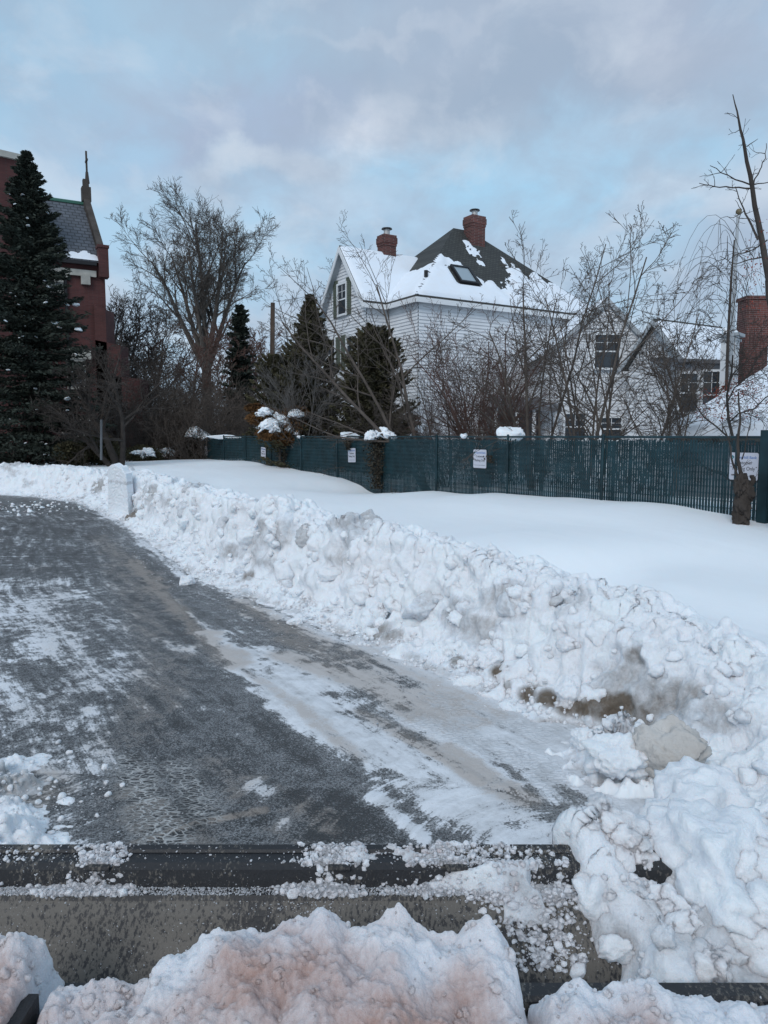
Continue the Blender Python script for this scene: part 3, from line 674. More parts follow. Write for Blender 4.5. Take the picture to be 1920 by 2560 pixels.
# ------------------------------------------------------------------ the plough and the snow lying on it
def sweep(prof, x0, x1, nx=2, wob=0, dz=0):
    """profile [(y,z)] swept along x"""
    V = []; Fs = []; xs = np.linspace(x0, x1, nx); n = len(prof)
    for x in xs:
        for (y, z) in prof: V.append((x, y, z + dz * x))
    for i in range(nx - 1):
        for j in range(n - 1): Fs.append((i * n + j, i * n + j + 1, (i + 1) * n + j + 1, (i + 1) * n + j))
    m = MB(); m.v = V; m.f = Fs; return m
def spat_mat():
    m = bpy.data.materials.new('spattered_steel'); m.use_nodes = True; t = m.node_tree; b = t.nodes['Principled BSDF']
    tc = N(t, 'ShaderNodeTexCoord'); P = tc.outputs['Object']
    n = N(t, 'ShaderNodeTexNoise'); n.inputs['Scale'].default_value = 55; n.inputs['Detail'].default_value = 3; n.inputs['Roughness'].default_value = .7
    mp = N(t, 'ShaderNodeMapping'); mp.inputs[3].default_value = (1.6, .9, .9); L(t, P, mp.inputs[0]); L(t, mp.outputs[0], n.inputs[0])
    n2 = N(t, 'ShaderNodeTexNoise'); n2.inputs['Scale'].default_value = 3; n2.inputs['Detail'].default_value = 5; L(t, P, n2.inputs[0])
    v = math_(t, 'ADD', n.outputs[0], math_(t, 'MULTIPLY', math_(t, 'SUBTRACT', n2.outputs[0], .5), .8))
    sg = N(t, 'ShaderNodeAttribute', attribute_name='mud'); v = math_(t, 'ADD', v, math_(t, 'MULTIPLY', math_(t, 'SUBTRACT', sg.outputs['Fac'], .5), .35))
    r = ramp(t, [(.46, (.016, .016, .018)), (.56, (.115, .103, .088))]); L(t, v, r.inputs[0])
    vo = N(t, 'ShaderNodeTexNoise'); vo.inputs['Scale'].default_value = 130; vo.inputs['Detail'].default_value = 2; L(t, P, vo.inputs[0])
    v2 = math_(t, 'ADD', vo.outputs[0], math_(t, 'MULTIPLY', math_(t, 'SUBTRACT', n2.outputs[0], .5), .35))
    r2 = ramp(t, [(.70, 0.0), (.78, .7)]); L(t, v2, r2.inputs[0])
    L(t, mixc(t, r2.outputs[0], r.outputs[0], (.55, .57, .60)), b.inputs['Base Color'])
    b.inputs['Roughness'].default_value = .55
    bp = N(t, 'ShaderNodeBump'); bp.inputs['Distance'].default_value = .003; L(t, v, bp.inputs['Height']); L(t, bp.outputs[0], b.inputs['Normal'])
    return m
M['spat'] = spat_mat()
pl = empty('snow_plough', (0, 2.35, .0), 'black plough blade spattered with brown mud across the foreground', 'snow plough')
XL, XRT = -1.9, 2.6
def blade_part(name, prof, mud, x0=XL, x1=XRT, nx=60):
    m = sweep(prof, x0, x1, nx); o = m.build(name, M['spat'], pl)
    at_ = o.data.attributes.new('mud', 'FLOAT', 'POINT'); at_.data.foreach_set('value', [mud] * len(o.data.vertices)); return o
blade_part('top_lip', [(2.50, .80), (2.50, .853), (2.485, .860), (2.462, .856), (2.455, .848)], .2)
blade_part('upper_plate', [(2.455, .846), (2.405, .842), (2.385, .828), (2.372, .772)], .12)
blade_part('ledge', [(2.372, .770), (2.340, .766), (2.330, .752)], .3)
blade_part('blade', [(2.336, .758), (2.305, .715), (2.270, .655), (2.225, .58), (2.16, .47), (2.10, .33), (2.08, .18), (2.10, .04)], .58)
for xr in (-.98, -.16, .24):
    rb = MB(); rb.prism([(xr, 2.475, .865), (xr, 2.365, .790), (xr, 2.365, .745), (xr, 2.475, .80)], (.014, 0, 0))
    rb.tube([(xr - .03, 2.385, .835), (xr + .045, 2.385, .835)], .012, 8)
    o = rb.build('rib', M['spat'], pl)
    at_ = o.data.attributes.new('mud', 'FLOAT', 'POINT'); at_.data.foreach_set('value', [.25] * len(o.data.vertices))
bar = MB()
bar.v, bar.f = sweep([(1.985, .690), (1.985, .728), (1.975, .738), (1.925, .738), (1.915, .728), (1.915, .66)], -1.9, 2.6, 30).v, sweep([(0, 0)] * 6, -1.9, 2.6, 30).f
o = bar.build('crossbar', M['spat'], pl)
at_ = o.data.attributes.new('mud', 'FLOAT', 'POINT'); at_.data.foreach_set('value', [.28] * len(o.data.vertices))
mt_ = MB(); mt_.prism([(-1.9, 1.2, .62), (1.9, 1.2, .62), (1.9, 1.913, .62), (-1.9, 1.913, .62)], (0, 0, .03))
o = mt_.build('deck_plate', M['spat'], pl)
at_ = o.data.attributes.new('mud', 'FLOAT', 'POINT'); at_.data.foreach_set('value', [.15] * len(o.data.vertices))
mt_ = MB(); xa = at(96, 2470, 1.80)[0]; mt_.prism([(-1.9, 1.5, .60), (xa, 1.5, .60), (xa, 1.80, .60), (-1.9, 1.80, .60)], (0, 0, .245)); o = mt_.build('mount_block', M['spat'], pl)
at_ = o.data.attributes.new('mud', 'FLOAT', 'POINT'); at_.data.foreach_set('value', [.05] * len(o.data.vertices))
# snow on the crossbar: silhouette (photo x, y) -> mound top
PILE = []
def mound(name, sil, y0, y1, yc, label, seed, base=.74, lowz=.0, front=.30, mt='hood_snow', amp=1.25, dz=-.012):
    px = np.array([p[0] for p in sil], float); top = np.array([at(p[0], p[1], yc)[2] + dz for p in sil]); xw = np.array([at(p[0], p[1], yc)[0] for p in sil])
    n1_, n2_ = int((xw[-1] - xw[0]) / .0045), int((y1 - y0) / .0045)
    x = np.linspace(xw[0], xw[-1], n1_); y = np.linspace(y0, y1, n2_); XX, YY = np.meshgrid(x, y, indexing='ij')
    wx = XX + .05 * (fbm2(XX * 9, YY * 9, 3, seed) - .5)
    T = sum(np.interp(wx + o_, xw, top) for o_ in (-.035, -.02, -.008, .008, .02, .035)) / 6
    f = np.where(YY > yc, 1 - sm((YY - yc + .03 * (fbm2(XX * 12, YY * 12, 2, seed + 1) - .5)) / (y1 - yc), .25, 1.0), 1 - front * sm((yc - YY + (.03 * (fbm2(XX * 12, YY * 12, 3, seed + 2) - .5) if front > .5 else 0)) / (yc - y0), .0, .9))
    if mt == 'snow': f = f * sm(fbm2(XX * 7, YY * 7, 4, seed + 30), .36, .56)
    k1 = worley2(XX * 9, YY * 9, seed + 3); k2 = worley2(XX * 26, YY * 26, seed + 4)
    edge = np.minimum(sm((XX - xw[0]) / .05, 0, 1), sm((xw[-1] - XX) / .05, 0, 1))
    ZZ = base + (T - base) * f * edge + edge * np.clip(f * 2, 0, 1) * amp * (.045 * (.45 - k1) + .016 * (.45 - k2) + .008 * (.5 - worley2(XX * 60, YY * 60, seed + 6)) + .045 * (fbm2(XX * 8, YY * 8, 3, seed + 5) - .5))
    ZZ = np.where((edge * f) < .04, base - .05, ZZ)
    gx = np.gradient(ZZ, axis=0) / .0045; gy = np.gradient(ZZ, axis=1) / .0045; ln = np.sqrt(gx ** 2 + gy ** 2 + 1)
    d = (fbm3(XX * 30, YY * 30, ZZ * 30, 4, seed + 9) - .5) * .012 * np.clip(edge * f * 4, 0, 1)
    V = np.stack([XX - gx / ln * d, YY - gy / ln * d, ZZ + d / ln], 2).reshape(-1, 3)
    dirt_reflect = .95 * sm(fbm3(XX * 3.2, YY * 3.2, ZZ * 3.2, 3, seed + 20) + 1.5 * (yc - YY - .04), .45, .88)  # painted pink reflection on the crossbar heaps, brown dirt on the blade snow
    rl = np.random.default_rng(seed + 70); ii = rl.integers(0, len(V), 260 if mt != 'snow' else 400); ok_ = ((edge * f).ravel()[ii] > .25); ii = ii[ok_]
    rd = .003 * (6 if mt != 'snow' else 6) ** (rl.random(len(ii)) ** 3.2); a_ = Acc(); a_.add(*lump_arrays(V[ii] - np.array([0, 0, 1]) * (rd * .15)[:, None], rd, 3, .85, .55, seed, np.clip(dirt_reflect, 0, 1).ravel()[ii]))
    PILE.append(a_)
    o = mesh_np(name, V, grid_faces(n1_, n2_)[:, ::-1], M[mt], attrs={'dirt_reflect': np.clip(dirt_reflect, 0, 1).ravel(), 'rough': np.ones(V.shape[0])})
    tag(o, label, 'snow heap'); return o
mound('snow_heap', [(345, 2470), (385, 2395), (430, 2368), (500, 2350), (560, 2322), (640, 2318), (740, 2310), (790, 2292), (810, 2278), (850, 2310), (900, 2318), (960, 2280), (1000, 2290), (1040, 2320), (1100, 2335), (1190, 2330), (1215, 2300), (1250, 2325), (1290, 2360), (1305, 2400), (1318, 2500)], 1.45, 1.985, 1.87, 'largest heap of snow painted with a pink reflection on the plough crossbar', 3)
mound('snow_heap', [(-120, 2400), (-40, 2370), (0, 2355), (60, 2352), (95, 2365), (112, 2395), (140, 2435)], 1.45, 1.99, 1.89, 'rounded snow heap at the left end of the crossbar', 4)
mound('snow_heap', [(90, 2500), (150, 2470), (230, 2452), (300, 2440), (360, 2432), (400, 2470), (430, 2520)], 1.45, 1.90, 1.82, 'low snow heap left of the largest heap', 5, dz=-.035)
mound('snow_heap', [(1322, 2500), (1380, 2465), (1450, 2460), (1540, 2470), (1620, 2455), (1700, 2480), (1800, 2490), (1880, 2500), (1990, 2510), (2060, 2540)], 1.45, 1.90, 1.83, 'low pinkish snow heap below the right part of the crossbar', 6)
mound('snow_heap', [(820, 2150), (850, 2128), (900, 2116), (960, 2122), (1010, 2112), (1060, 2126), (1120, 2108), (1200, 2116), (1280, 2104), (1360, 2100), (1420, 2110)], 2.375, 2.53, 2.45, 'ragged white snow lying on the plough top edge right of centre', 7, base=.825, front=1.0, mt='snow', amp=.5, dz=-.01)
mound('snow_heap', [(1010, 2235), (1060, 2215), (1120, 2190), (1200, 2170), (1290, 2160), (1400, 2150), (1480, 2160)], 2.27, 2.43, 2.37, 'white snow packed under the plough top edge beside the right heap', 8, base=.70, front=1.0, mt='snow', amp=.6, dz=0)
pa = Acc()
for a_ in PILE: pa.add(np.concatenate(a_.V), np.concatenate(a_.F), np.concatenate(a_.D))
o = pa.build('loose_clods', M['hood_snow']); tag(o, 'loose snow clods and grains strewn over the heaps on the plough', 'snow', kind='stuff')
# snow caught on the blade
acc = Acc(); r_ = np.random.default_rng(12)
def dust(n, x0, x1, prof, r0, r1, sub=2, sx=None):
    ps = r_.random(n) * (len(prof) - 1); i = ps.astype(int); f = ps - i; pr = np.array(prof)
    yz = pr[i] * (1 - f)[:, None] + pr[np.minimum(i + 1, len(prof) - 1)] * f[:, None]
    x = r_.uniform(x0, x1, n) if sx is None else r_.normal(x0, x1, n); rad = r0 * (r1 / r0) ** (r_.random(n) ** 2)
    acc.add(*lump_arrays(np.stack([x, yz[:, 0], yz[:, 1] + rad * .2], 1), rad, 1 if r1 < .01 else sub, .75, .75, int(r_.integers(1e6)), np.where(r_.random(n) < .15, .3, 0)))
lipP = [(2.485, .862), (2.455, .85), (2.41, .844)]; upP = [(2.40, .84), (2.372, .775)]; ledP = [(2.372, .772), (2.338, .767)]; blP = [(2.33, .75), (2.27, .655), (2.225, .58)]
dust(500, XL, 1.2, lipP, .001, .005, 1); dust(400, XL, 1.2, upP, .0008, .003, 1); dust(4200, XL, .7, ledP, .0015, .0045, 1); dust(700, XL, -.9, ledP, .003, .008, 2); dust(260, XL, 1.6, blP, .001, .005, 1)
for cx_, sd_, pr_, n, r1 in ((-.98, .04, lipP + upP + ledP, 900, .014), (-1.03, .08, upP[1:] + ledP + ledP, 1100, .016), (-.20, .05, lipP + upP + ledP, 900, .016), (-.22, .06, upP[1:] + ledP + ledP, 1000, .018), (.2, .05, lipP + upP + ledP, 500, .014), (.15, .09, ledP + upP[1:], 500, .010), (-1.75, .25, lipP + upP, 1200, .010), (.30, .14, lipP + upP, 900, .012), (.46, .09, upP + ledP, 900, .016), (.52, .08, ledP + blP, 1100, .018), (.42, .08, ledP + blP[:2], 500, .012), (.5, .06, upP + ledP, 40, .035), (.6, .04, blP, 30, .035), (.17, .03, ledP + upP[1:], 160, .022), (-1.0, .05, ledP, 60, .012), (-.3, .12, blP[:2], 300, .004)):
    dust(n, cx_, sd_, pr_, .0018, r1, 2, sx=1)
o = acc.build('snow_crumbs', M['snow'], smooth=False, rough=.6); tag(o, 'loose snow crumbs clinging along the black plough blade', 'snow crumbs', kind='stuff')

# ------------------------------------------------------------------ fence
FN = np.array([.93, .553]); FN = FN / np.linalg.norm(FN); FD = np.array([-FN[1], FN[0]])     # along the fence, away
f0 = np.array([9.6, 0.0]); f0[1] = (12.9 - .93 * f0[0]) / .553
FLEN = 40.0
def fp(t, z, off=0.0):       # point on the fence; off towards the camera
    p = f0 + FD * t - FN * off; return np.array([p[0], p[1], z])
pe = at(508, 1100, fenceY(508))[:2]; FLEN = float(np.dot(pe - f0, FD))
fence = empty('chain_link_fence', fp(FLEN / 2, 0), 'long chain link fence with dark green privacy slats beyond the snow', 'fence')
FT = 2.27
sl = MB(); t = 0.0; r_ = np.random.default_rng(3)
rnd = 0
while t < FLEN:
    wd_ = .050 * (.80 + .0 * r_.random()) if False else .0
    pitch = .062; gap = (.010 if t < 8 else .004) * (.3 + 1.1 * vn2(np.array([t * 1.1]), np.array([3.3]), 8)[0] * 1.3) * (r_.random() < .8) * r_.uniform(.5, 1.3)
    a_, b_ = t + gap / 2, t + pitch - gap / 2
    lean = r_.normal(0, .002); zt = FT - .03 - .05 * r_.random()
    o1 = .004 * r_.random()
    sl.poly([fp(a_, .1, o1), fp(b_, .1, -o1), fp(b_ + lean, zt, -o1), fp(a_ + lean, zt, o1)])
    t += pitch
sl.build('slats', M['slat'], fence)
wm = MB(); t = 0
cell = .062
nseg = int(FT / (cell))
for i in range(int(FLEN / cell)):
    t = i * cell; pts = []
    for j in range(nseg + 1):
        z = .0 + j * cell * 1.0
        if z < .3: continue
        pts.append(fp(t + (cell if j % 2 == 0 else 0), z + .03, .010 + (.006 if j % 2 else -.002)))
    b = len(wm.v); rad = .0038
    for p in pts:
        wm.v.append(tuple(p + np.array([FD[0] * rad, FD[1] * rad, 0]))); wm.v.append(tuple(p - np.array([FD[0] * rad, FD[1] * rad, 0]))); wm.v.append(tuple(p + np.array([-FN[0] * rad, -FN[1] * rad, rad])))
    for j in range(len(pts) - 1):
        for q in range(3): wm.f.append((b + j * 3 + q, b + j * 3 + (q + 1) % 3, b + j * 3 + 3 + (q + 1) % 3, b + j * 3 + 3 + q))
wm.build('wire_mesh', M['wire'], fence)
tr_ = MB(); tr_.tube([fp(0, FT + .01, 0), fp(FLEN, FT + .01, 0)], .022, 8); tr_.build('top_rail', M['slat'], fence)
for t in np.arange(.6, FLEN, 3.05):
    p = MB(); p.tube([fp(t, 0, .03), fp(t, FT + .05, .03)], .030, 8); p.tube([fp(t, FT + .05, .03), fp(t, FT + .07, .03)], [.034, .02], 8)
    p.build('post', M['slat'], fence)
p = MB(); t_end = float(np.dot(at(1908, 1200, fenceY(1908))[:2] - f0, FD)); p.box(fp(t_end - .05, 1.2, .06), (.16, .06, 2.4), (FD[0], FD[1], 0)); p.build('end_post', M['slat'], fence)
# lower, farther stretch
fe = empty('chain_link_fence', at(440, 1160, 44), 'low dark fence stretch glimpsed far left past the ivy clump', 'fence')
m = MB(); a = at(380, 1137, 46); b = at(505, 1139, 41); m.prism([(a[0], a[1], 0.2), (b[0], b[1], .2), tuple(b), tuple(a)], (0, .05, 0)); m.build('slats', M['slat'], fe)
m = MB(); m.tube([a, b], .03, 6); m.build('top_rail', M['wire'], fe)

# signs on the fence
def text_mesh(body, size, align='CENTER'):
    c = bpy.data.curves.new('t', 'FONT'); c.body = body; c.size = size; c.align_x = align; c.extrude = .0008
    o = bpy.data.objects.new('t', c); COL.objects.link(o); dg = bpy.context.evaluated_depsgraph_get()
    me = bpy.data.meshes.new_from_object(o.evaluated_get(dg)); bpy.data.objects.remove(o); return me
ax = -FD  # text reading direction (left to right for the viewer): towards the camera end
def make_sign(px, py, label, wide=.535, high=.475, tilt=0.0):
    t = float(np.dot(at(px, py, fenceY(px))[:2] - f0, FD)); z = float(at(px, py, f0[1] + FD[1] * t)[2])
    c = fp(t, z, .035)
    e = empty('parking_sign', c, label, 'sign', 'parking signs along the fence')
    e.rotation_euler = (math.pi / 2 , tilt, math.atan2(ax[1], ax[0]))
    import mathutils
    e.rotation_euler = (mathutils.Matrix.Rotation(math.atan2(ax[1], ax[0]), 4, 'Z') @ mathutils.Matrix.Rotation(math.pi / 2, 4, 'X') @ mathutils.Matrix.Rotation(tilt, 4, 'Z')).to_euler()
    def part(name, verts, faces, mt, parent=e):
        me = bpy.data.meshes.new(name); me.from_pydata(verts, [], faces); me.update(); me.materials.append(mt)
        o = bpy.data.objects.new(name, me); COL.objects.link(o); o.parent = parent; return o
    pts = []; r = .035
    for cx_, cy_, a0_ in ((wide / 2 - r, high / 2 - r, 0), (-wide / 2 + r, high / 2 - r, 90), (-wide / 2 + r, -high / 2 + r, 180), (wide / 2 - r, -high / 2 + r, 270)):
        for k in range(5): an = R(a0_ + k * 22.5); pts.append((cx_ + r * math.cos(an), cy_ + r * math.sin(an)))
    n = len(pts); part('plate', [(x, y, 0) for x, y in pts] + [(x, y, .004) for x, y in pts], [tuple(range(n))[::-1], tuple(range(n, 2 * n))] + [(i, (i + 1) % n, n + (i + 1) % n, n + i) for i in range(n)], M['sign'])
    def txt(body, size, x, y, mt, sx=1):
        me = text_mesh(body, size); me.materials.clear(); me.materials.append(mt); me.name = 'lettering'
        o = bpy.data.objects.new('lettering', me); COL.objects.link(o); o.parent = e; o.location = (x, y, .0056); o.scale = (sx, 1, 1)
    txt('Haverhill Bank', .072, .035, high * .28, M['ink_blue'], .95)
    txt('Customer', .078, 0, high * .08, M['ink']); txt('Parking Only', .092, 0, -high * .14, M['ink'], .88)
    y = -high * .345
    vs, fs = [], []; x = -wide * .42
    while x < wide * .42:                                             # line of tiny print
        l = random.uniform(.006, .02); b = len(vs); vs += [(x, y - .004, .0052), (x + l, y - .004, .0052), (x + l, y + .004, .0052), (x, y + .004, .0052)]; fs.append((b, b + 1, b + 2, b + 3)); x += l + .003
    part('small_print', vs, fs, M['ink'])
    lx, ly, d = -wide * .40, high * .33, .034
    part('emblem', [(lx - d, ly, .0052), (lx, ly - d * 1.1, .0052), (lx, ly - d * .35, .0052), (lx - d * .35, ly, .0052), (lx + d, ly, .0053), (lx, ly + d * 1.1, .0053), (lx, ly + d * .35, .0053), (lx + d * .35, ly, .0053), (lx + d * .1, ly - d * .9, .0054), (lx + d * .9, ly - .1 * d, .0054), (lx - d * .1, ly + d * .9, .0054), (lx - d * .9, ly + .1 * d, .0054)],
         [(0, 1, 2, 3), (4, 5, 6, 7), (1, 4, 7, 2), (5, 0, 3, 6)], M['ink_teal'])
    for sx in (-1, 1):
        vs = [(sx * wide * .44 + .010 * math.cos(a * math.pi / 4), -.01 + .010 * math.sin(a * math.pi / 4), .008) for a in range(8)]
        part('bolt', vs, [tuple(range(8))], M['ink'])
    return e
make_sign(1862, 1166, 'nearest white parking sign, behind the knotty trunk at the right edge')
make_sign(1202, 1147, 'white parking sign with a dead leaf cluster at its right edge')
make_sign(882, 1138, 'white parking sign left of the ivy covered post', tilt=.03)
make_sign(661, 1132, 'white parking sign hanging under the bronzed snowy shrub', tilt=-.05)
make_sign(517, 1127, 'farthest small white parking sign beside the ivy clump')
# ------------------------------------------------------------------ buildings
def siding(mb, O, d, n, zf, z0, z1, row=.15, lip=.038):
    """clapboards; zf(z)->(a,b) extents along d"""
    O = np.asarray(O, float); d = np.asarray(d, float); n = np.asarray(n, float); z = z0
    def P(a, z, o): return O * [1, 1, 0] + d * a + n * o + np.array([0, 0, z])
    while z < z1:
        zt = min(z + row, z1); a0_, b0_ = zf(z); a1_, b1_ = zf(zt)
        if b0_ - a0_ > .02 and b1_ >= a1_:
            mb.poly([P(a0_, z, lip), P(b0_, z, lip), P(b1_, zt, 0), P(a1_, zt, 0)])
            mb.poly([P(a0_, z, 0), P(b0_, z, 0), P(b0_, z, lip), P(a0_, z, lip)])
        z = zt
def v3(p, z): return np.array([p[0], p[1], z])
def roof_snow(name, poly, parent, maskf, step=.14, thick=.09, seed=0):
    """snow sheet over a planar roof face; maskf(points)->value, snow where > 0"""
    P_ = [np.asarray(p, float) for p in poly]; nrm = np.cross(P_[1] - P_[0], P_[2] - P_[0]); nrm /= np.linalg.norm(nrm)
    if nrm[2] < 0: nrm = -nrm
    ua = P_[1] - P_[0]; ua[2] = 0 if abs(nrm[2]) > .99 else ua[2]; ua = ua / np.linalg.norm(ua); va = np.cross(nrm, ua)
    q = np.array([[np.dot(p - P_[0], ua), np.dot(p - P_[0], va)] for p in P_]); lo_, hi_ = q.min(0), q.max(0)
    gu, gv = np.meshgrid(np.arange(lo_[0], hi_[0] + step, step), np.arange(lo_[1], hi_[1] + step, step), indexing='ij')
    W = P_[0] + gu[..., None] * ua + gv[..., None] * va
    ins = np.full(gu.shape, 1e9); c = q.mean(0)
    for i in range(len(q)):
        a, b = q[i], q[(i + 1) % len(q)]; e = (b - a) / np.linalg.norm(b - a); nn_ = np.array([-e[1], e[0]])
        if np.dot(c - a, nn_) < 0: nn_ = -nn_
        ins = np.minimum(ins, (gu - a[0]) * nn_[0] + (gv - a[1]) * nn_[1])
    mk = np.minimum(maskf(W), (ins - .02) * 4)
    hgt = thick * np.clip(mk * 2.2, -.3, 1) + .03 * (fbm2(gu * 2, gv * 2, 3, seed) - .5) * np.clip(mk, 0, 1)
    V = (W + nrm * (hgt + .012)[..., None]).reshape(-1, 3); F_ = grid_faces(*gu.shape); kp = (mk.ravel()[F_] > -.12).sum(1) >= 3; F_ = F_[kp]
    us = np.zeros(len(V), bool); us[F_.ravel()] = True; rm = np.cumsum(us) - 1
    return mesh_np(name, V[us], rm[F_], M['roof_snow'], parent, attrs={'dirt_reflect': np.zeros(us.sum()), 'rough': np.full(us.sum(), .5)})
def window(parent, c, d, n, wd_, ht, mt='glass', sash=True, depth=.05, frame=.09, cols=2, rws=2, fm='trim', mun=.022):
    d = np.asarray(d, float); n = np.asarray(n, float); c = np.asarray(c, float) + n * .045
    e = MB()
    for s_ in (-1, 1):
        e.box(c + d * s_ * (wd_ / 2 + frame / 2) + n * .03, (frame, .07, ht + 2 * frame), d)
    e.box(c + np.array([0, 0, ht / 2 + frame / 2]) + n * .03, (wd_, .066, frame), d)
    e.box(c - np.array([0, 0, ht / 2 + frame / 2]) + n * .05, (wd_, .11, frame), d)
    if sash:
        e.box(c + n * .025, (wd_, .04, .06), d)
        for k in range(1, cols): e.box(c + d * (wd_ * (k / cols - .5)) + np.array([0, 0, ht * .27]) + n * .018, (mun, .025, ht * .42), d)
        for k in range(1, rws): e.box(c + np.array([0, 0, ht * .27]) + n * .016, (wd_, .02, mun), d)
    o = e.build('window', M[fm], parent)
    g = MB(); g.box(c + n * .006, (wd_ - .004, .01, ht - .004), d); g.build('pane', M[mt], o)
    return o
u = np.array([.85, .53, 0]); u /= np.linalg.norm(u); v = np.array([u[1], -u[0], 0])
A = at(848, 613, 36); Nn = A + v * 2.2
EZ = float(at(906, 750, Nn[1])[2]); RZ = float(A[2])
house = empty('white_house', (4, 38, .5), 'large white clapboard house with two brick chimneys and snowy steep roof', 'house')
def HL(a, b, z): p = Nn + u * a + v * b; return np.array([p[0], p[1], z])
PZ = float(at(1128, 570, HL(6.25, -1.57, 0)[1])[2])
wl_ = MB()
k_ = .35
# wing gable wall
def gf(z):
    h = 1.95 if z < EZ + .2 else 1.95 * max(0, (RZ - .15 - z) / (RZ - .15 - EZ - .2)); return (-h, h)
siding(wl_, HL(k_, -2.2, 0), v, -u, gf, .5, RZ - .2)
siding(wl_, HL(k_, -.25, 0), u, v, lambda z: (0, 1.3), .5, EZ)
siding(wl_, HL(1.55, -.25, 0), v, -u, lambda z: (0, 2.4), .5, EZ)
siding(wl_, HL(1.55, 2.15, 0), u, v, lambda z: (0, 11.5), .5, EZ - .02)
# hidden sides
wl_.poly([HL(13.05, 2.15, .5), HL(13.05, -5.3, .5), HL(13.05, -5.3, EZ), HL(13.05, 2.15, EZ)]); wl_.poly([HL(.35, -4.15, .5), HL(13.05, -4.2, .5), HL(13.05, -4.2, EZ), HL(.35, -4.15, EZ)])
wl_.build('wall', M['white'], house)
# roofs
T0 = .12
def slab_(mb, pts, th=T0): mb.prism([np.asarray(p) for p in pts], (0, 0, -th))
rf = MB()
wing_f = [HL(0, 0, EZ), HL(5.5, 0, EZ), HL(5.5, -2.2, RZ), HL(0, -2.2, RZ)]
wing_b = [HL(0, -2.2, RZ), HL(5.5, -2.2, RZ), HL(5.5, -4.4, EZ), HL(0, -4.4, EZ)]
c0, c1, c2, c3 = HL(1.25, 2.43, EZ), HL(13.3, 2.43, EZ), HL(13.3, -5.57, EZ), HL(1.25, -5.57, EZ)
p1, p2 = HL(6.25, -1.57, PZ), HL(7.3, -1.57, PZ)
main_f = [c0, c1, p2, p1]; main_l = [c3, c0, p1]; main_r = [c1, c2, p2]; main_b = [c2, c3, p1, p2]
for p_ in (wing_f, wing_b, main_f, main_l, main_r, main_b): slab_(rf, p_)
roof = rf.build('roof', M['shingle'], house)
tb = MB()  # rake boards and fascia
def strip(a, b, hgt, out, th=.05, dz=0): 
    a, b = np.asarray(a, float), np.asarray(b, float); tb.prism([a + [0, 0, dz], b + [0, 0, dz], b + [0, 0, dz - hgt], a + [0, 0, dz - hgt]], np.asarray(out) * th)
strip(HL(0, -2.2, RZ), HL(0, 0, EZ), .28, -u, dz=-.05); strip(HL(0, -2.2, RZ), HL(0, -4.4, EZ), .28, -u, dz=-.05)
strip(HL(0, 0, EZ), HL(1.25, 0, EZ), .22, v, dz=-.10); strip(HL(1.25, 0, EZ), HL(1.25, 2.43, EZ), .22, -u, dz=-.10); strip(c0, c1, .22, v, dz=-.10)
tb.build('rake_board', M['trim'], house)
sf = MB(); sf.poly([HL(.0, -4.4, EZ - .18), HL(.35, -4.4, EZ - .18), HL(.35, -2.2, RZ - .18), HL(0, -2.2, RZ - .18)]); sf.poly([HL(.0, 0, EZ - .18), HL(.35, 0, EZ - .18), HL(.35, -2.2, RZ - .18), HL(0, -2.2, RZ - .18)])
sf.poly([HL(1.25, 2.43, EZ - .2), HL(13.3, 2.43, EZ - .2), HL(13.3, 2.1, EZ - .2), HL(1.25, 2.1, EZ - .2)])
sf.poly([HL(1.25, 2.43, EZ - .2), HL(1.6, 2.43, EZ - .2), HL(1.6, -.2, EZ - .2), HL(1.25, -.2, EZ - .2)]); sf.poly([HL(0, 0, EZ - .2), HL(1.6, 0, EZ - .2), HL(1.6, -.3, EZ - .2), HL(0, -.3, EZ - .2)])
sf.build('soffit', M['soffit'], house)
def main_mask(W):
    # bare shingles near the top of the roof and around the chimney and skylight
    pc = W - p1; al = pc @ u; dn = (PZ - W[..., 2])
    nse = fbm2(al * 1.6, W[..., 2] * 1.2, 4, 91) - .5; nf = fbm2(al * 5, W[..., 2] * 4, 3, 95) - .5
    lim = np.interp(al, [-5, -3.2, -2.4, -1.2, -.5, .6, 1.4, 2.0, 3.2, 4.5], [1.9, 1.75, 1.9, 2.2, 3.3, 3.6, 3.3, 2.1, 2.1, 2.6])
    m_ = (dn - lim) + nse * 1.9 + nf * 1.5
    isl = .30 - np.hypot((al - .25) * 1.3, (dn - 1.45) * .55) + nf * 1.1 + nse * .6
    return np.maximum(m_, isl * 1.0) * .8
skc = hit(1160, 690, c0, np.cross(c1 - c0, p1 - c0))
def main_mask2(W):
    m_ = main_mask(W); d = W - skc; al = np.abs(d @ u); dz = np.abs(d[..., 2]); return np.minimum(m_, np.maximum(al - .72, dz - .50) * 3)
roof_snow('snow_cover', main_f, roof, main_mask2, seed=2)
roof_snow('snow_cover', wing_f, roof, lambda W: np.where((W - HL(4.3, -1.57, 0)) @ u > .1 - (EZ - W[..., 2] + 1.5) * .0, ((HL(1.25, 0, 0) - W) @ u + (W[..., 2] - EZ) * (5 / (PZ - EZ))) * 1.0, 1.0) + .4 * (fbm2(W[..., 0] * 2, W[..., 2] * 2, 3, 7) - .5), seed=3)
roof_snow('snow_cover', main_l, roof, lambda W: (1.9 - (W[..., 2] - EZ)) + 1.4 * (fbm2(W[..., 1] * 1.5, W[..., 2] * 1.5, 3, 8) - .5), seed=4)
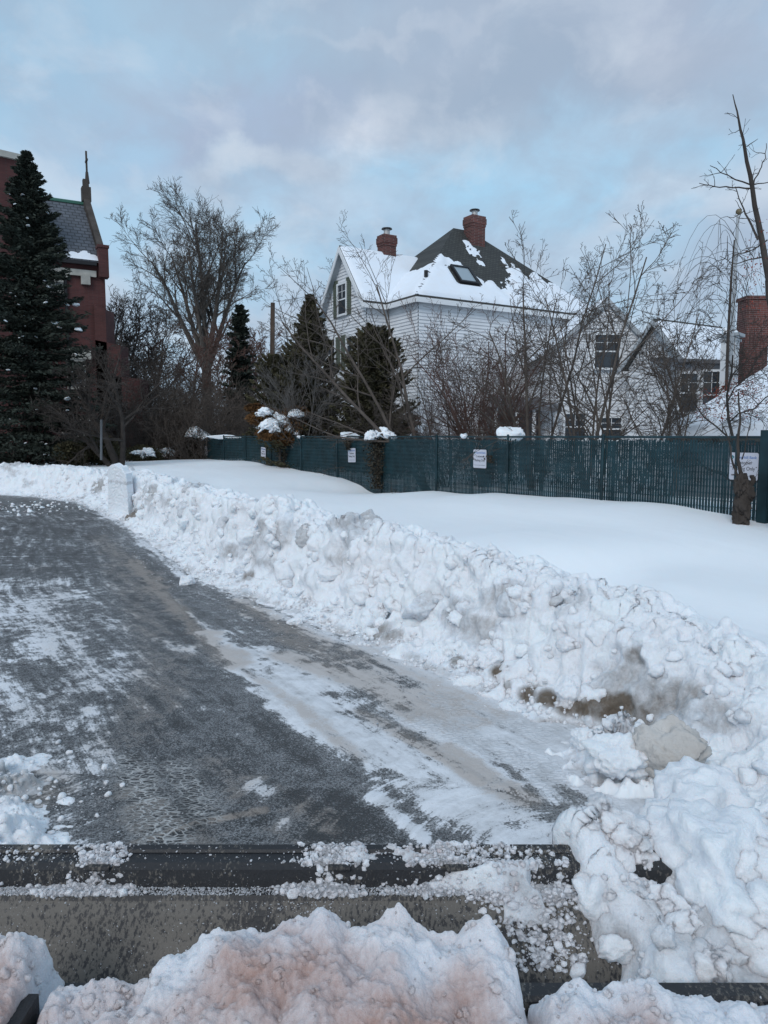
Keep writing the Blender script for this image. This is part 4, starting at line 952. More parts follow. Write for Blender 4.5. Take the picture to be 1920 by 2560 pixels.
# skylight
nrm_f = np.cross(c1 - c0, p1 - c0); nrm_f /= np.linalg.norm(nrm_f); nrm_f = nrm_f if nrm_f[2] > 0 else -nrm_f
upv = np.cross(nrm_f, u); upv = upv if upv[2] > 0 else -upv
sk = MB()
def onroof(a, b, h): return skc + u * a + upv * b + nrm_f * h
for (a, b, a2, b2) in ((-.55, -.62, -.45, .62), (.45, -.62, .55, .62), (-.45, -.62, .45, -.52), (-.45, .52, .45, .62)):
    sk.prism([onroof(a, b, 0), onroof(a2, b, 0), onroof(a2, b2, 0), onroof(a, b2, 0)], nrm_f * .14)
so_ = sk.build('skylight', M['black_metal'], house)
sk = MB(); sk.prism([onroof(-.45, -.52, .0), onroof(.45, -.52, 0), onroof(.45, .52, 0), onroof(-.45, .52, 0)], nrm_f * .09); sk.build('pane', M['glass_blue'], so_)
vp = MB(); vc = hit(1065, 693, c0, nrm_f); vp.tube([vc, vc + np.array([0, 0, .30])], .09, 8); vp.build('vent_pipe', M['black_metal'], house)
def chimney(parent, cpos, wd_, zb, zt, capn='flue_cap'):
    m = MB(); m.box((cpos[0], cpos[1], (zb + zt) / 2), (wd_, wd_ * .8, zt - zb), u)
    m.box((cpos[0], cpos[1], zt - .42), (wd_ + .05, wd_ * .8 + .05, .12), u); m.box((cpos[0], cpos[1], zt - .22), (wd_ + .10, wd_ * .8 + .10, .28), u); m.box((cpos[0], cpos[1], zt - .02), (wd_ + .03, wd_ * .8 + .06, .12), u)
    o = m.build('chimney', M['chim_brick'], parent)
    f = MB(); f.tube([(cpos[0], cpos[1], zt), (cpos[0], cpos[1], zt + .34)], .15, 12); f.build('flue', M['flue'], o)
    f = MB(); f.tube([(cpos[0], cpos[1], zt + .35), (cpos[0], cpos[1], zt + .40), (cpos[0], cpos[1], zt + .45)], [.27, .25, .06], 12); f.build('flue_cap', M['black_metal'], o)
    return o
c1p = hit(967, 600, A, v); zt = float(at(967, 592, c1p[1])[2]); chimney(house, c1p, .72, RZ - .5, zt)
pc = HL(7.15, -.75, 0); pc2 = hit(1185, 620, c0, nrm_f); 
pcy = (p1 + p2) / 2; q_ = hit(1186, 600, c0 + 0 * u, nrm_f)
zt = float(at(1185, 545, q_[1])[2]); chimney(house, q_, .84, q_[2] - 1.2, zt)
# gable windows and shutters
GWP = HL(k_, -2.2, 0); 
def wall_hit(px, py, O, n): return hit(px, py, O, n)
for (px_, y0_, y1_, wd_) in ((859, 712, 786, .80), (884, 842, 925, .95), (832, 850, 925, .8)):
    a = wall_hit(px_, y0_, GWP, u); b = wall_hit(px_, y1_, GWP, u); window(house, (a + b) / 2 - u * .02, v, -u, wd_, float(a[2] - b[2]), cols=2, rws=2)
for (px_, y0_, y1_) in ((841.5, 703, 796), (874, 693, 787), (847, 843, 925), (861, 838, 925), (904, 826, 925)):
    a = wall_hit(px_, y0_, GWP, u); b = wall_hit(px_, y1_, GWP, u); m = MB(); m.box((a + b) / 2 - u * .06, (.40, .05, float(a[2] - b[2])), v)
    for k in range(18): m.box(b + (a - b) * ((k + .5) / 18) - u * .09, (.30, .02, .035), v)
    m.build('shutter', M['shutter'], house)

# white annexe with the tall gable, front towards the fence
an = empty('white_annexe', at(1500, 1085, 32.5), 'white clapboard annexe with a tall gable and dark attic window', 'house')
ap = at(1520, 742, 32.5); Lx = at(1352, 895, 32.5); Rx = at(1655, 888, 32.5)
m = MB(); dX = np.array([1., 0, 0]); nX = np.array([0, -1., 0])
def af(z):
    if z < Lx[2]: a_ = Lx[0] + .25
    else: a_ = Lx[0] + .25 + (ap[0] - Lx[0] - .25) * (z - Lx[2]) / (ap[2] - Lx[2])
    b_ = Rx[0] - .2 if z < Rx[2] else Rx[0] - .2 + (ap[0] - Rx[0] + .2) * (z - Rx[2]) / (ap[2] - Rx[2])
    return (a_, b_)
siding(m, (0, 32.6, 0), dX, nX, af, .5, ap[2] - .1, row=.14)
bx = [(Lx[0] + .25, 32.6, .5), (Lx[0] + .25, 38, .5), (Lx[0] + .25, 38, Lx[2]), (Lx[0] + .25, 32.6, Lx[2])]; m.poly(bx)
m.poly([(Rx[0] - .2, 32.6, .5), (Rx[0] - .2, 38, .5), (Rx[0] - .2, 38, Rx[2]), (Rx[0] - .2, 32.6, Rx[2])])
m.build('wall', M['white'], an)
m = MB(); sh = np.array([0, 5.5, 0])
for e_ in (Lx, Rx):
    m.prism([ap, e_, e_ + sh, ap + sh], (0, 0, -.12))
rfo = m.build('roof', M['shingle'], an)
roof_snow('snow_cover', [Lx + [0, .15, 0], Lx + sh, ap + sh, ap + [0, .15, 0]], rfo, lambda W: 1 + 0 * W[..., 0], seed=11); roof_snow('snow_cover', [Rx + [0, .15, 0], Rx + sh, ap + sh, ap + [0, .15, 0]], rfo, lambda W: 1 + 0 * W[..., 0], seed=12)
m = MB()
for e_ in (Lx, Rx): m.prism([ap + [0, -.02, -.03], e_ + [0, -.02, -.03], e_ + [0, -.02, -.28], ap + [0, -.02, -.30]], (0, -.05, 0))
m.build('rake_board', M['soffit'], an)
def awin(px0, px1, py0, py1, Yp, par, mt='glass', **kw):
    a = at(px0, py0, Yp); b = at(px1, py1, Yp); c = (a + b) / 2; window(par, (c[0], Yp - .02, c[2]), dX, nX, float(b[0] - a[0]), float(a[2] - b[2]), mt, **kw)
awin(1487, 1545, 838, 920, 32.57, an, cols=2, rws=2)
awin(1412, 1460, 1035, 1100, 32.57, an); awin(1503, 1550, 1045, 1100, 32.57, an)
m = MB(); a = at(1402, 1060, 32.57)
# open porch left of the annexe
po = empty('porch', at(1330, 1090, 32), 'dark shaded porch with white posts left of the annexe', 'porch')
m = MB(); a, b = at(1235, 1012, 31.5), at(1405, 1020, 31.5); m.prism([a, b, b + [0, 2, .5], a + [0, 2, .5]], (0, 0, -.15)); r0 = m.build('roof', M['dark_siding'], po)
m = MB(); m.prism([(a[0], 33.6, .5), (b[0], 33.6, .5), (b[0], 33.6, a[2]), (a[0], 33.6, a[2])], (0, .1, 0)); m.build('back_wall', M['dark_siding'], po)
for px_ in (1240, 1292, 1335, 1390):
    c = at(px_, 1050, 31.7); m = MB(); m.box((c[0], c[1], (a[2] + .5) / 2 - .07), (.14, .14, a[2] - .5 - .15)); m.build('post', M['trim'], po)
# small gabled wing to the right, same orientation as the house
gw = empty('small_gable_wing', at(1640, 1085, 30), 'small white wing whose sharp gable peeks right of the annexe', 'house')
ga = at(1632, 795, 30.5); h_ = 1.62; gz = float(at(1716, 905, 29.1)[2])
gl, gr = ga - v * h_, ga + v * h_; gl[2] = gz; gr[2] = gz
m = MB(); siding(m, ga + u * .35, v, -u, lambda z: ((-1.4, 1.4) if z < gz else (-1.4 * max(0, (ga[2] - .1 - z) / (ga[2] - .1 - gz)), 1.4 * max(0, (ga[2] - .1 - z) / (ga[2] - .1 - gz)))), .5, ga[2] - .15)
siding(m, gr + u * .35 - v * .2, u, v, lambda z: (0, 4.2), .5, gz, row=.14); m.build('wall', M['white'], gw)
m = MB()
for e_ in (gl, gr): m.prism([ga, e_, e_ + u * 4.6, ga + u * 4.6], (0, 0, -.1))
ro_ = m.build('roof', M['shingle'], gw); roof_snow('snow_cover', [gr, gr + u * 4.6, ga + u * 4.6 , ga], ro_, lambda W: 1 - 2.2 * np.clip(W[..., 2] - (ga[2] - .16), 0, 1) * 9, seed=15)
m = MB()
for e_ in (gl, gr): m.prism([ga - [0, 0, .03], e_ - [0, 0, .03], e_ - [0, 0, .25], ga - [0, 0, .27]], -u * .05)
m.build('rake_board', M['soffit'], gw)
# grey sunroom with sash windows
sr = empty('sunroom', at(1745, 1085, 29), 'grey low sunroom with sash windows behind the shrubs at right', 'building')
a, b = at(1692, 908, 28.6), at(1870, 915, 28.6); m = MB(); siding(m, (0, 28.6, 0), dX, nX, lambda z: (a[0], b[0]), .5, a[2]); m.build('wall', M['grey_siding'], sr)
m = MB(); m.prism([a + [-.2, -.3, .02], b + [.2, -.3, .02], b + [.2, 3, .4], a + [-.2, 3, .4]], (0, 0, .14)); m.build('roof', M['dark_siding'], sr)
awin(1700, 1738, 935, 1030, 28.57, sr); awin(1756, 1795, 930, 1045, 28.57, sr)
# square pillar with snow cap, brick chimney, snowy garage roof
pi_ = empty('square_pillar', at(1822, 1000, 25.5), 'pale square pillar with moulded cap and snow on top', 'pillar')
c = at(1824, 900, 25.5); top = float(at(1824, 836, 25.5)[2])
ux = np.array([.75, -.66, 0]); m = MB(); m.box((c[0], c[1], (top + .5) / 2), (.46, .46, top - .5), ux); m.build('shaft', M['trim'], pi_)
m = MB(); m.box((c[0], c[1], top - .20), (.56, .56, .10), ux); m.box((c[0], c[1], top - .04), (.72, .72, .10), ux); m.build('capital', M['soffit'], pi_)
V_, F_, D_ = lump_arrays([(c[0], c[1], top + .05)], [.36], 3, .38, .2, 3); o = mesh_np('snow_cap', V_, F_, M['snow'], pi_, attrs={'dirt_reflect': D_, 'rough': D_ + .4})
bc = empty('brick_building', at(1880, 1000, 27.5), 'tall red brick chimney stack standing right of the pale pillar', 'chimney')
c = at(1880, 850, 27.5); top = float(at(1880, 748, 27.5)[2]); m = MB(); m.box((c[0], c[1], (top + .5) / 2), (.84, .7, top - .5)); m.box((c[0], c[1], top), (.94, .8, .12)); m.build('shaft', M['chim_brick'], bc); bc.name = 'brick_chimney'
m = MB(); m.box((c[0] + 1.5, c[1] + 1.2, 2.2), (2.6, 1.2, 3.4)); m.build('lower_wall', M['chim_brick'], bc)
ga_ = empty('garage', at(1850, 1085, 20), 'low garage under a thick snow roof rising at the right edge', 'garage')
e0 = at(1665, 1092, 19.0); e1 = at(2150, 1092, 15.5); r0_ = at(1945, 918, 22.5); r1_ = at(2300, 890, 19.5)
m = MB(); m.prism([e0, e1, r1_, r0_], (0, 0, -.15)); bk = at(1780, 1085, 26); m.prism([e0, r0_, bk], (0, 0, -.15)); gro = m.build('roof', M['shingle'], ga_)
roof_snow('snow_cover', [e0, e1, r1_, r0_], gro, lambda W: 1 + 0 * W[..., 0], thick=.22, seed=5); roof_snow('snow_cover', [e0, r0_, bk], gro, lambda W: 1 + 0 * W[..., 0], thick=.22, seed=6)
m = MB(); m.prism([(e0[0] + .4, e0[1] + .3, .5), (e1[0], e1[1] + .3, .5), (e1[0], e1[1] + .3, e1[2] - .2), (e0[0] + .4, e0[1] + .3, e0[2] - .2)], (0, .12, 0)); m.build('wall', M['grey_siding'], ga_)
# distant little grey house
sh_ = empty('small_house', at(585, 1090, 62), 'small grey house with two lit looking windows far behind the fence', 'house')
a, b, c = at(552, 1045, 62), at(612, 1045, 62), at(580, 1000, 62)
m = MB(); m.prism([(a[0], 62, .3), (b[0], 62, .3), tuple(b), tuple(c), tuple(a)], (0, 4, 0)); m.build('wall', M['dark_siding'], sh_)
m = MB(); m.prism([c + [0, -.2, .1], a + [-.25, -.2, -.05], a + [-.25, 4.2, -.05], c + [0, 4.2, .1]], (0, 0, .12)); m.prism([c + [0, -.2, .1], b + [2.8, -.2, -.05], b + [2.8, 4.2, -.05], c + [2.5, 4.2, .1]], (0, 0, .12)); m.build('roof', M['snow'], sh_)
for px_ in (566, 582): awin(px_ - 5, px_ + 5, 1038, 1062, 61.95, sh_, mt='glass_blue', cols=2, rws=2, frame=.1)
sh_['label'] = 'small grey gabled house with two pale windows far behind the fence'

# church on the left
uc = np.array([.876, .483, 0]); uc /= np.linalg.norm(uc); vc_ = np.array([uc[1], -uc[0], 0])
CA = at(220, 506, 50); CH = 5.7; cez = float(at(253, 655, CA[1] - 5)[2]); crz = float(CA[2]); crz0 = crz - .3
def CL(a, b, z): p = CA + uc * a + vc_ * b; return np.array([p[0], p[1], z])
ch = empty('brick_church', CL(-8, 0, .4), 'red brick church with slate roof and a cross on its gable', 'church')
m = MB(); m.poly([CL(-22, CH, .2), CL(0, CH, .2), CL(0, CH, cez), CL(-22, CH, cez)]); m.poly([CL(0, CH, .2), CL(0, -CH, .2), CL(0, -CH, cez), CL(0, 0, crz), CL(0, CH, cez)])
m.poly([CL(-22, -CH, .2), CL(0, -CH, .2), CL(0, -CH, cez), CL(-22, -CH, cez)])
m.build('wall', M['brick'], ch)
m = MB(); m.prism([CL(-22, CH + .3, cez - .15), CL(-.25, CH + .3, cez - .15), CL(-.25, 0, crz0), CL(-22, 0, crz0)], (0, 0, .12)); m.prism([CL(-22, -CH - .3, cez - .15), CL(-.25, -CH - .3, cez - .15), CL(-.25, 0, crz0), CL(-22, 0, crz0)], (0, 0, .12)); rc = m.build('roof', M['slate_roof'], ch)
m = MB(); m.tube([CL(-22, 0, crz0 + .16), CL(-.3, 0, crz0 + .16)], .14, 6); m.build('ridge_cap', M['copper'], rc)
roof_snow('snow_cover', [CL(-22, CH + .3, cez - .03), CL(-.3, CH + .3, cez - .03), CL(-.3, CH - .9, cez + .62 * 0 + (crz0 - cez + .15) * 1.2 / 6.0 - .03), CL(-22, CH - .9, cez + (crz0 - cez + .15) * 1.2 / 6.0 - .03)], rc,
          lambda W: (.10 + 1.6 * (fbm2(W[..., 0] * .9, W[..., 1] * .9, 3, 3) - .5)) - (W[..., 2] - cez) * .9, thick=.05, seed=9)
m = MB()   # parapet coping, kneelers
th = uc * .38
m.prism([CL(-.3, 0, crz + .35), CL(-.3, CH + .25, cez + .45), CL(-.3, CH + .25, cez - .1), CL(-.3, 0, crz - .3)], th); m.prism([CL(-.3, 0, crz + .35), CL(-.3, -CH - .25, cez + .45), CL(-.3, -CH - .25, cez - .1), CL(-.3, 0, crz - .3)], th)
m.box(CL(-.1, 0, crz + .45), (.55, .6, .9), uc); m.box(CL(-.1, 0, crz + 1.1), (.36, .36, .6), uc); m.build('coping', M['stone_dark'], ch)
m = MB(); m.box(CL(-.1, CH + .1, cez - .1), (.55, .7, 1.7), uc); m.box(CL(-.1, CH + .1, cez + .8), (.65, .8, .16), uc); m.build('kneeler', M['brick'], ch)
m = MB(); zc = crz + 1.4; m.tube([CL(0, 0, zc - .2), CL(0, 0, zc + .5)], [.16, .09], 8); m.box(CL(0, 0, zc + 1.0), (.11, .11, 1.6), vc_); m.box(CL(0, 0, zc + 1.2), (.65, .11, .11), vc_)
m.build('cross', M['stone_dark'], ch)
m = MB(); m.prism([CL(-22, CH + .06, cez - .95), CL(-.5, CH + .06, cez - .95), CL(-.5, CH + .06, cez - .6), CL(-22, CH + .06, cez - .6)], vc_ * .12)
for k in range(14): m.box(CL(-1.1 - k * 1.45, CH + .14, cez - 1.15), (.5, .2, .55), uc)
m.build('cornice', M['stone'], ch)
m = MB(); m.box(CL(-11, CH + .36, cez - .24), (21, .2, .2), uc); m.build('gutter', M['black_metal'], ch)
# stepped buttresses
bt = MB()
for (px_, ytop, w0) in ((263, 760, 1.2), (300, 850, 1.4), (352, 935, 1.4)):
    b_ = at(px_, ytop, CL(0, CH, 0)[1] - .5); x1_ = b_[0]; x0_ = CL(-.6, CH, 0)[0]; bt.prism([(x0_, b_[1], .2), (x1_, b_[1], .2), (x1_, b_[1], b_[2] - .3), (x0_, b_[1], b_[2])], (0, 1.4, 0))
bt.build('buttress', M['brick'], ch)
m = MB(); m.tube([CL(-2.2, CH + .1, cez - 1), CL(-2.2, CH + .1, .5)], .09, 8); m.build('downpipe', M['black_metal'], ch)
WO = CL(0, CH, 0)
def cwin(px0, px1, py0, py1, lint=.5):
    a = hit(px0, py0, WO, vc_); b = hit(px1, py1, WO, vc_); c = (a + b) / 2; wd_ = float(np.dot(b - a, uc)); ht = float(a[2] - b[2])
    o = window(ch, c + vc_ * .02, uc, vc_, wd_, ht, cols=2, rws=2, frame=.14, fm='stone')
    m = MB(); m.box(c + vc_ * .1 + np.array([0, 0, ht / 2 + .14 + lint / 2]), (wd_ + .9, .22, lint), uc); m.build('lintel', M['stone'], o)
cwin(172, 210, 903, 968, .55); cwin(160, 210, 1068, 1112, .55); cwin(122, 152, 700, 728, .3)
m = MB(); a = hit(180, 1051, WO, vc_); z_ = a[2]; m.prism([CL(-22, CH + .03, z_ - .12), CL(.2, CH + .03, z_ - .12), CL(.2, CH + .03, z_ + .12), CL(-22, CH + .03, z_ + .12)], vc_ * .1); m.build('string_course', M['stone'], ch)
# tall flat roofed brick block behind the spruce
fb_ = empty('brick_block', at(0, 1140, 42), 'tall flat roofed brick block with pale coping at the left edge', 'building')
a = at(64, 393, 42); b = at(-260, 378, 38); dv = (b - a); dv[2] = 0
m = MB(); m.prism([(a[0], a[1], .2), (b[0], b[1], .2), (b[0], b[1], a[2]), (a[0], a[1], a[2])], (-2.6, 5, 0)); m.build('wall', M['brick'], fb_)
m = MB(); a2, b2 = a + [.12, -.15, -.28], b + [0, -.15, 0]; b2[2] = a2[2]; m.prism([a2, b2, b2 + [0, 0, .32], a2 + [0, 0, .32]], (-2.6, 5.3, 0)); m.build('coping', M['stone'], fb_)

# ------------------------------------------------------------------ trees
class Tree:
    def __init__(s, seed): s.r = random.Random(seed); s.pl = []       # (points, radii, level)
    def branch(s, p, d, ln, rad, lvl, maxl, P):
        r = s.r; n = P.get('seg', (7, 6, 5, 4, 3))[min(lvl, 4)]; pts = [np.array(p, float)]; rads = [rad]; d = np.array(d, float); d /= np.linalg.norm(d)
        tip = P.get('tip', .28)
        dirs = [d]
        for i in range(n):
            wob = P.get('wob', .16) * (1 + .3 * lvl)
            d = d + np.array([r.gauss(0, wob), r.gauss(0, wob), r.gauss(0, wob) + P.get('up', .06)]) * .55; d /= np.linalg.norm(d)
            pts.append(pts[-1] + d * ln / n); rads.append(max(rad * (1 - (1 - tip) * (i + 1) / n), P.get('rmin', .004))); dirs.append(d)
        s.pl.append((pts, rads, lvl))
        if lvl >= maxl: return
        nc = P['kids'][lvl]; nc = max(1, int(round(nc * r.uniform(.8, 1.2)))); st = P.get('start', (.35, .15, .1, .1, .1))[min(lvl, 4)]
        for k in range(nc):
            f = st + (1 - st) * (k + r.random() * .8) / nc; f = min(f, .99); i = int(f * n); q = pts[i] * (1 - (f * n - i)) + pts[i + 1] * (f * n - i) if i < n else pts[n]
            dd = dirs[min(i + 1, n)]; side = np.array([r.gauss(0, 1), r.gauss(0, 1), r.gauss(0, .6)]); side -= dd * np.dot(side, dd); side /= (np.linalg.norm(side) + 1e-6)
            an = R(r.uniform(*P.get('ang', (25, 55)))); nd = dd * math.cos(an) + side * math.sin(an)
            l2 = ln * P['ratio'][lvl] * (1 - P.get('keep', .45) * (f - st) / (1 - st + 1e-6)) * r.uniform(.75, 1.2); r2 = max(rads[min(i, n)] * P.get('rr', .6), P.get('rmin', .004))
            s.branch(q, nd, l2, r2, lvl + 1, maxl, P)
    def build(s, parent, mat_t, mat_c, split=2, names=('trunk', 'crown')):
        for lo_, hi_, nm, mt_ in ((0, split, names[0], mat_t), (split, 99, names[1], mat_c)):
            Vs, Fs, n0 = [], [], 0
            for pts, rads, lvl in s.pl:
                if not (lo_ <= lvl < hi_): continue
                k = (8, 6, 4, 3, 3, 3)[min(lvl, 5)]; P_ = np.array(pts); n = len(P_); D = np.gradient(P_, axis=0); D /= (np.linalg.norm(D, axis=1, keepdims=True) + 1e-9)
                ref = np.array([1., 0, 0]) if abs(D[0, 0]) < .7 else np.array([0, 1., 0]); e1 = np.cross(D, ref); e1 /= (np.linalg.norm(e1, axis=1, keepdims=True) + 1e-9); e2 = np.cross(D, e1)
                an = np.arange(k) * 2 * np.pi / k; ring = P_[:, None] + (e1[:, None] * np.cos(an)[None, :, None] + e2[:, None] * np.sin(an)[None, :, None]) * np.array(rads)[:, None, None]
                Vs.append(ring.reshape(-1, 3)); i = np.arange(n * k).reshape(n, k); j = np.roll(i, -1, axis=1)
                Fs.append(np.stack([i[:-1], j[:-1], j[1:], i[1:]], 2).reshape(-1, 4) + n0); n0 += n * k
            if Vs: mesh_np(nm, np.concatenate(Vs), np.concatenate(Fs), mt_, parent)
def bare_tree(px, py, Y, hpx, label, seed, P, maxl=4, mt='bark', mc=None, stems=1, spread=0., trunk=.02, name='bare_tree', cat='tree', group=None, lean=(0, 0), dirs=None, split=2, zb=.4, fork=0):
    b = at(px, py, Y); topz = at(px, hpx, Y)[2]; b[2] = zb; h = topz - b[2]
    e = empty(name, b, label, cat, group); T = Tree(seed)
    for i in range(stems):
        if dirs: d = np.array(dirs[i % len(dirs)], float)
        else:
            an = 2 * math.pi * (i + T.r.random()) / max(stems, 1); sp_ = spread * T.r.uniform(.4, 1.1); d = np.array([math.cos(an) * sp_ + lean[0], math.sin(an) * sp_ + lean[1], 1])
        if fork and i == 0: T.pl.append(([b, b + [0, 0, h * fork * .5], b + [0, 0, h * fork * 1.1]], [h * .024, h * .020, h * .018], 0))
        if fork: dlf = 1 - .45 * abs(d[0]); d = d / np.linalg.norm(d)
        dl = (dlf if fork else 1) * h * P.get('len', .8) * (1 if stems == 1 else T.r.uniform(.7, 1.05))
        off = np.array([T.r.gauss(0, .03), T.r.gauss(0, .03), 0]) * h * (.5 if stems > 1 else 0) if not fork else np.array([0, 0, h * fork])
        T.branch(b + off, d, dl, h * trunk * (1 if stems == 1 else T.r.uniform(.6, 1)), 0, maxl, P)
    tp = sorted(float(max(q[2] for q in pts)) for pts, _, _ in T.pl)[-max(2, len(T.pl) // 400)] - b[2]; k_ = h / tp
    T.pl = [([b + (q - b) * np.array([k_ ** .8, k_ ** .8, k_]) for q in pts], rads, lvl) for pts, rads, lvl in T.pl]
    T.build(e, M[mt], M[mc or mt], split); return e
BIG = dict(kids=(10, 9, 7, 6, 4), ratio=(.66, .58, .5, .5, .5), ang=(18, 42), up=.12, wob=.11, rmin=.011, start=(.28, .2, .15, .1, .1), rr=.55, len=.80, tip=.25)
FAN = dict(kids=(8, 8, 7, 5, 4), ratio=(.42, .5, .5, .5, .5), ang=(24, 50), up=.05, wob=.09, rmin=.012, start=(.22, .15, .1, .1, .1), rr=.5, len=.66, tip=.2, keep=.2)
bare_tree(520, 1080, 68, 478, 'tallest bare tree with a wide fan shaped crown left of the house', 5, FAN, 4, 'bark_brown', dirs=[(.02, 0, 1), (-.28, .1, 1), (-.50, .2, 1), (.24, -.2, 1), (.08, .3, 1), (-.14, -.3, 1), (.36, 0, 1)], stems=7, trunk=.014, fork=.36)
MID = dict(kids=(7, 7, 5, 4), ratio=(.6, .55, .5, .5), ang=(25, 55), up=.06, wob=.2, rmin=.015, rr=.55, len=.85)
for i, (px_, hp, Y_, lb, mt_) in enumerate(((300, 680, 58, 'bare tree beside the church corner', 'bark_grey'), (365, 740, 60, 'dense bare tree right of the church', 'bark'), (430, 760, 56, 'reddish bare tree in front of the tall fan crowned tree', 'bark_red'),
                                      (335, 760, 52, 'low bare tree by the church buttress', 'bark'), (560, 790, 54, 'reddish bare tree left of the wooden pole', 'bark_red'), (745, 625, 74, 'bare round crowned tree just left of the white house gable', 'bark_grey'), (640, 800, 66, 'thin bare tree behind the wooden pole', 'bark_red'),
                                      (480, 770, 50, 'tangled reddish bare tree beneath the fan crowned tree', 'bark_red'))):
    bare_tree(px_, 1090, Y_, hp, lb, 20 + i, MID, 4, mt_, stems=2, spread=.22, trunk=.014)
# bare tree in front of the church
FT_ = dict(kids=(7, 7, 6, 4), ratio=(.62, .55, .5, .5), ang=(30, 62), up=.02, wob=.22, rmin=.008, rr=.6, len=.95)
bare_tree(300, 1140, 33, 850, 'old bare tree with forked trunk in front of the church wall', 41, FT_, 4, 'bark_dark', dirs=[(-.05, 0, 1), (.16, 0, 1), (-.7, .1, .9)], stems=3, trunk=.035)
# utility pole
up_ = at(682, 757, 52); m = MB(); m.tube([(at(676, 1000, 52)[0], 52, .3), tuple(up_)], [.22, .15], 10); tag(m.build('utility_pole', M['pole']), 'plain dark wooden utility pole left of the cedar', 'pole')
m = MB(); m.tube([at(253, 1150, 31), at(253, 1049, 31)], .05, 8); tag(m.build('metal_post', M['galv']), 'thin grey metal post in front of the church', 'post')

def foliage(n, fn, size, seed, droop=0., aspect=2.6, mt='needle', parent=None, name='foliage'):
    """fn(rng,n)->points, directions ; small leaf sprays (two crossed blades each)"""
    r_ = np.random.default_rng(seed); P_, D_ = fn(r_, n); n = len(P_)
    D_ = D_ + r_.normal(0, .35, (n, 3)); D_[:, 2] -= droop; D_ /= np.linalg.norm(D_, axis=1, keepdims=True)
    ref = r_.normal(size=(n, 3)); W_ = np.cross(D_, ref); W_ /= np.linalg.norm(W_, axis=1, keepdims=True); s = size * r_.uniform(.6, 1.4, (n, 1))
    a = P_ - D_ * s * .5 * aspect; b = P_ + W_ * s * .5; c = P_ + D_ * s * .5 * aspect; d = P_ - W_ * s * .5
    V_ = np.stack([a, b, c, d], 1).reshape(-1, 3); F_ = np.arange(4 * n).reshape(n, 4)
    return mesh_np(name, V_, F_, M[mt], parent, smooth=False)
def conifer(px, Y, apex_py, r_px, label, seed, nb=520, per=70, mt='needle', size=.075, base_z=.4, cone=.9, snow=0, top_r=.02, name='spruce_tree', droop=.25, apx=None, cat='tree', trunkr=.16, gapn=0, curve=1.0, snow_r=.10):
    ap_ = at(apx or px, apex_py, Y); b = at(px, 1090, Y); b[2] = base_z; Rr = r_px / F_PX * Y; h = ap_[2] - base_z
    e = empty(name, b, label, cat); r_ = np.random.default_rng(seed)
    m = MB(); m.tube([b, (b + ap_) / 2, ap_], [trunkr, trunkr * .6, .02], 8); m.build('trunk', M['bark_dark'], e)
    P_, D_ = [], []; br = MB(); sn = []
    for k in range(nb):
        f = (k + r_.random()) / nb; f = 1 - (1 - f) ** 1.25 if cone > .5 else f
        f = min(f, .995)
        rad = Rr * ((1 - f) ** curve * .95 + top_r) * r_.uniform(.5, 1.18); an = r_.uniform(0, 2 * np.pi)
        axp = b + (ap_ - b) * f; dirv_ = np.array([math.cos(an), math.sin(an), (.55 * f - droop) + r_.normal(0, .1)])
        t_ = r_.random(per) ** .6; pts = axp + dirv_ * (t_ * rad)[:, None]
        pts[:, 2] += .12 * rad * t_ ** 2; sd_ = np.array([-math.sin(an), math.cos(an), 0]); pts += sd_ * (r_.normal(0, .14, per) * rad * (1 - .4 * t_))[:, None]
        pts[:, 2] += r_.normal(0, .035, per) * (.4 + rad * .3)
        P_.append(pts); D_.append(dirv_ + sd_ * r_.normal(0, .5, per)[:, None])
        br.tube([axp, axp + dirv_ * rad * .9], [.02, .006], 3)
        if snow and r_.random() < snow * 1.6 * (1.05 - f) ** 2 and dirv_[1] < .3: sn.append(axp + dirv_ * rad * r_.uniform(.75, 1.0) + np.array([0, -.03, .06]))
    P_ = np.concatenate(P_); D_ = np.concatenate(D_)
    foliage(len(P_), lambda q, n: (P_, D_), size, seed, .1, 2.8, mt, e); br.build('branches', M['bark_dark'], e)
    if sn:
        a_ = Acc(); sn = np.array(sn); a_.add(*lump_arrays(sn, r_.uniform(.25, 1.0, len(sn)) ** 2 * snow_r + .02, 2, .38, .35, seed)); a_.build('snow_dabs', M['snow'], e, rough=.3)['kind'] = 'stuff'
    return e
conifer(74, 35, 382, 215, 'tall dark spruce dotted with snow at the left edge', 3, nb=900, per=130, size=.075, snow=.42, apx=66, curve=.80, snow_r=.15)
conifer(775, 31, 742, 128, 'pointed cedar tree directly left of the white house', 4, nb=620, per=110, mt='cedar', size=.065, name='cedar_tree', curve=.85, droop=-.35)
conifer(938, 29, 838, 118, 'rounded dark evergreen below the gable windows', 6, nb=620, per=110, mt='cedar', size=.06, name='evergreen_tree', curve=.42, droop=-.3)
conifer(600, 50, 765, 75, 'distant dark conifer left of the wooden pole', 7, nb=300, per=70, mt='needle', size=.12, name='conifer_tree', curve=.6)
conifer(700, 36, 905, 100, 'low dark evergreen left of the cedar', 8, nb=420, per=90, mt='cedar', size=.07, name='evergreen_tree', curve=.4, droop=-.3)
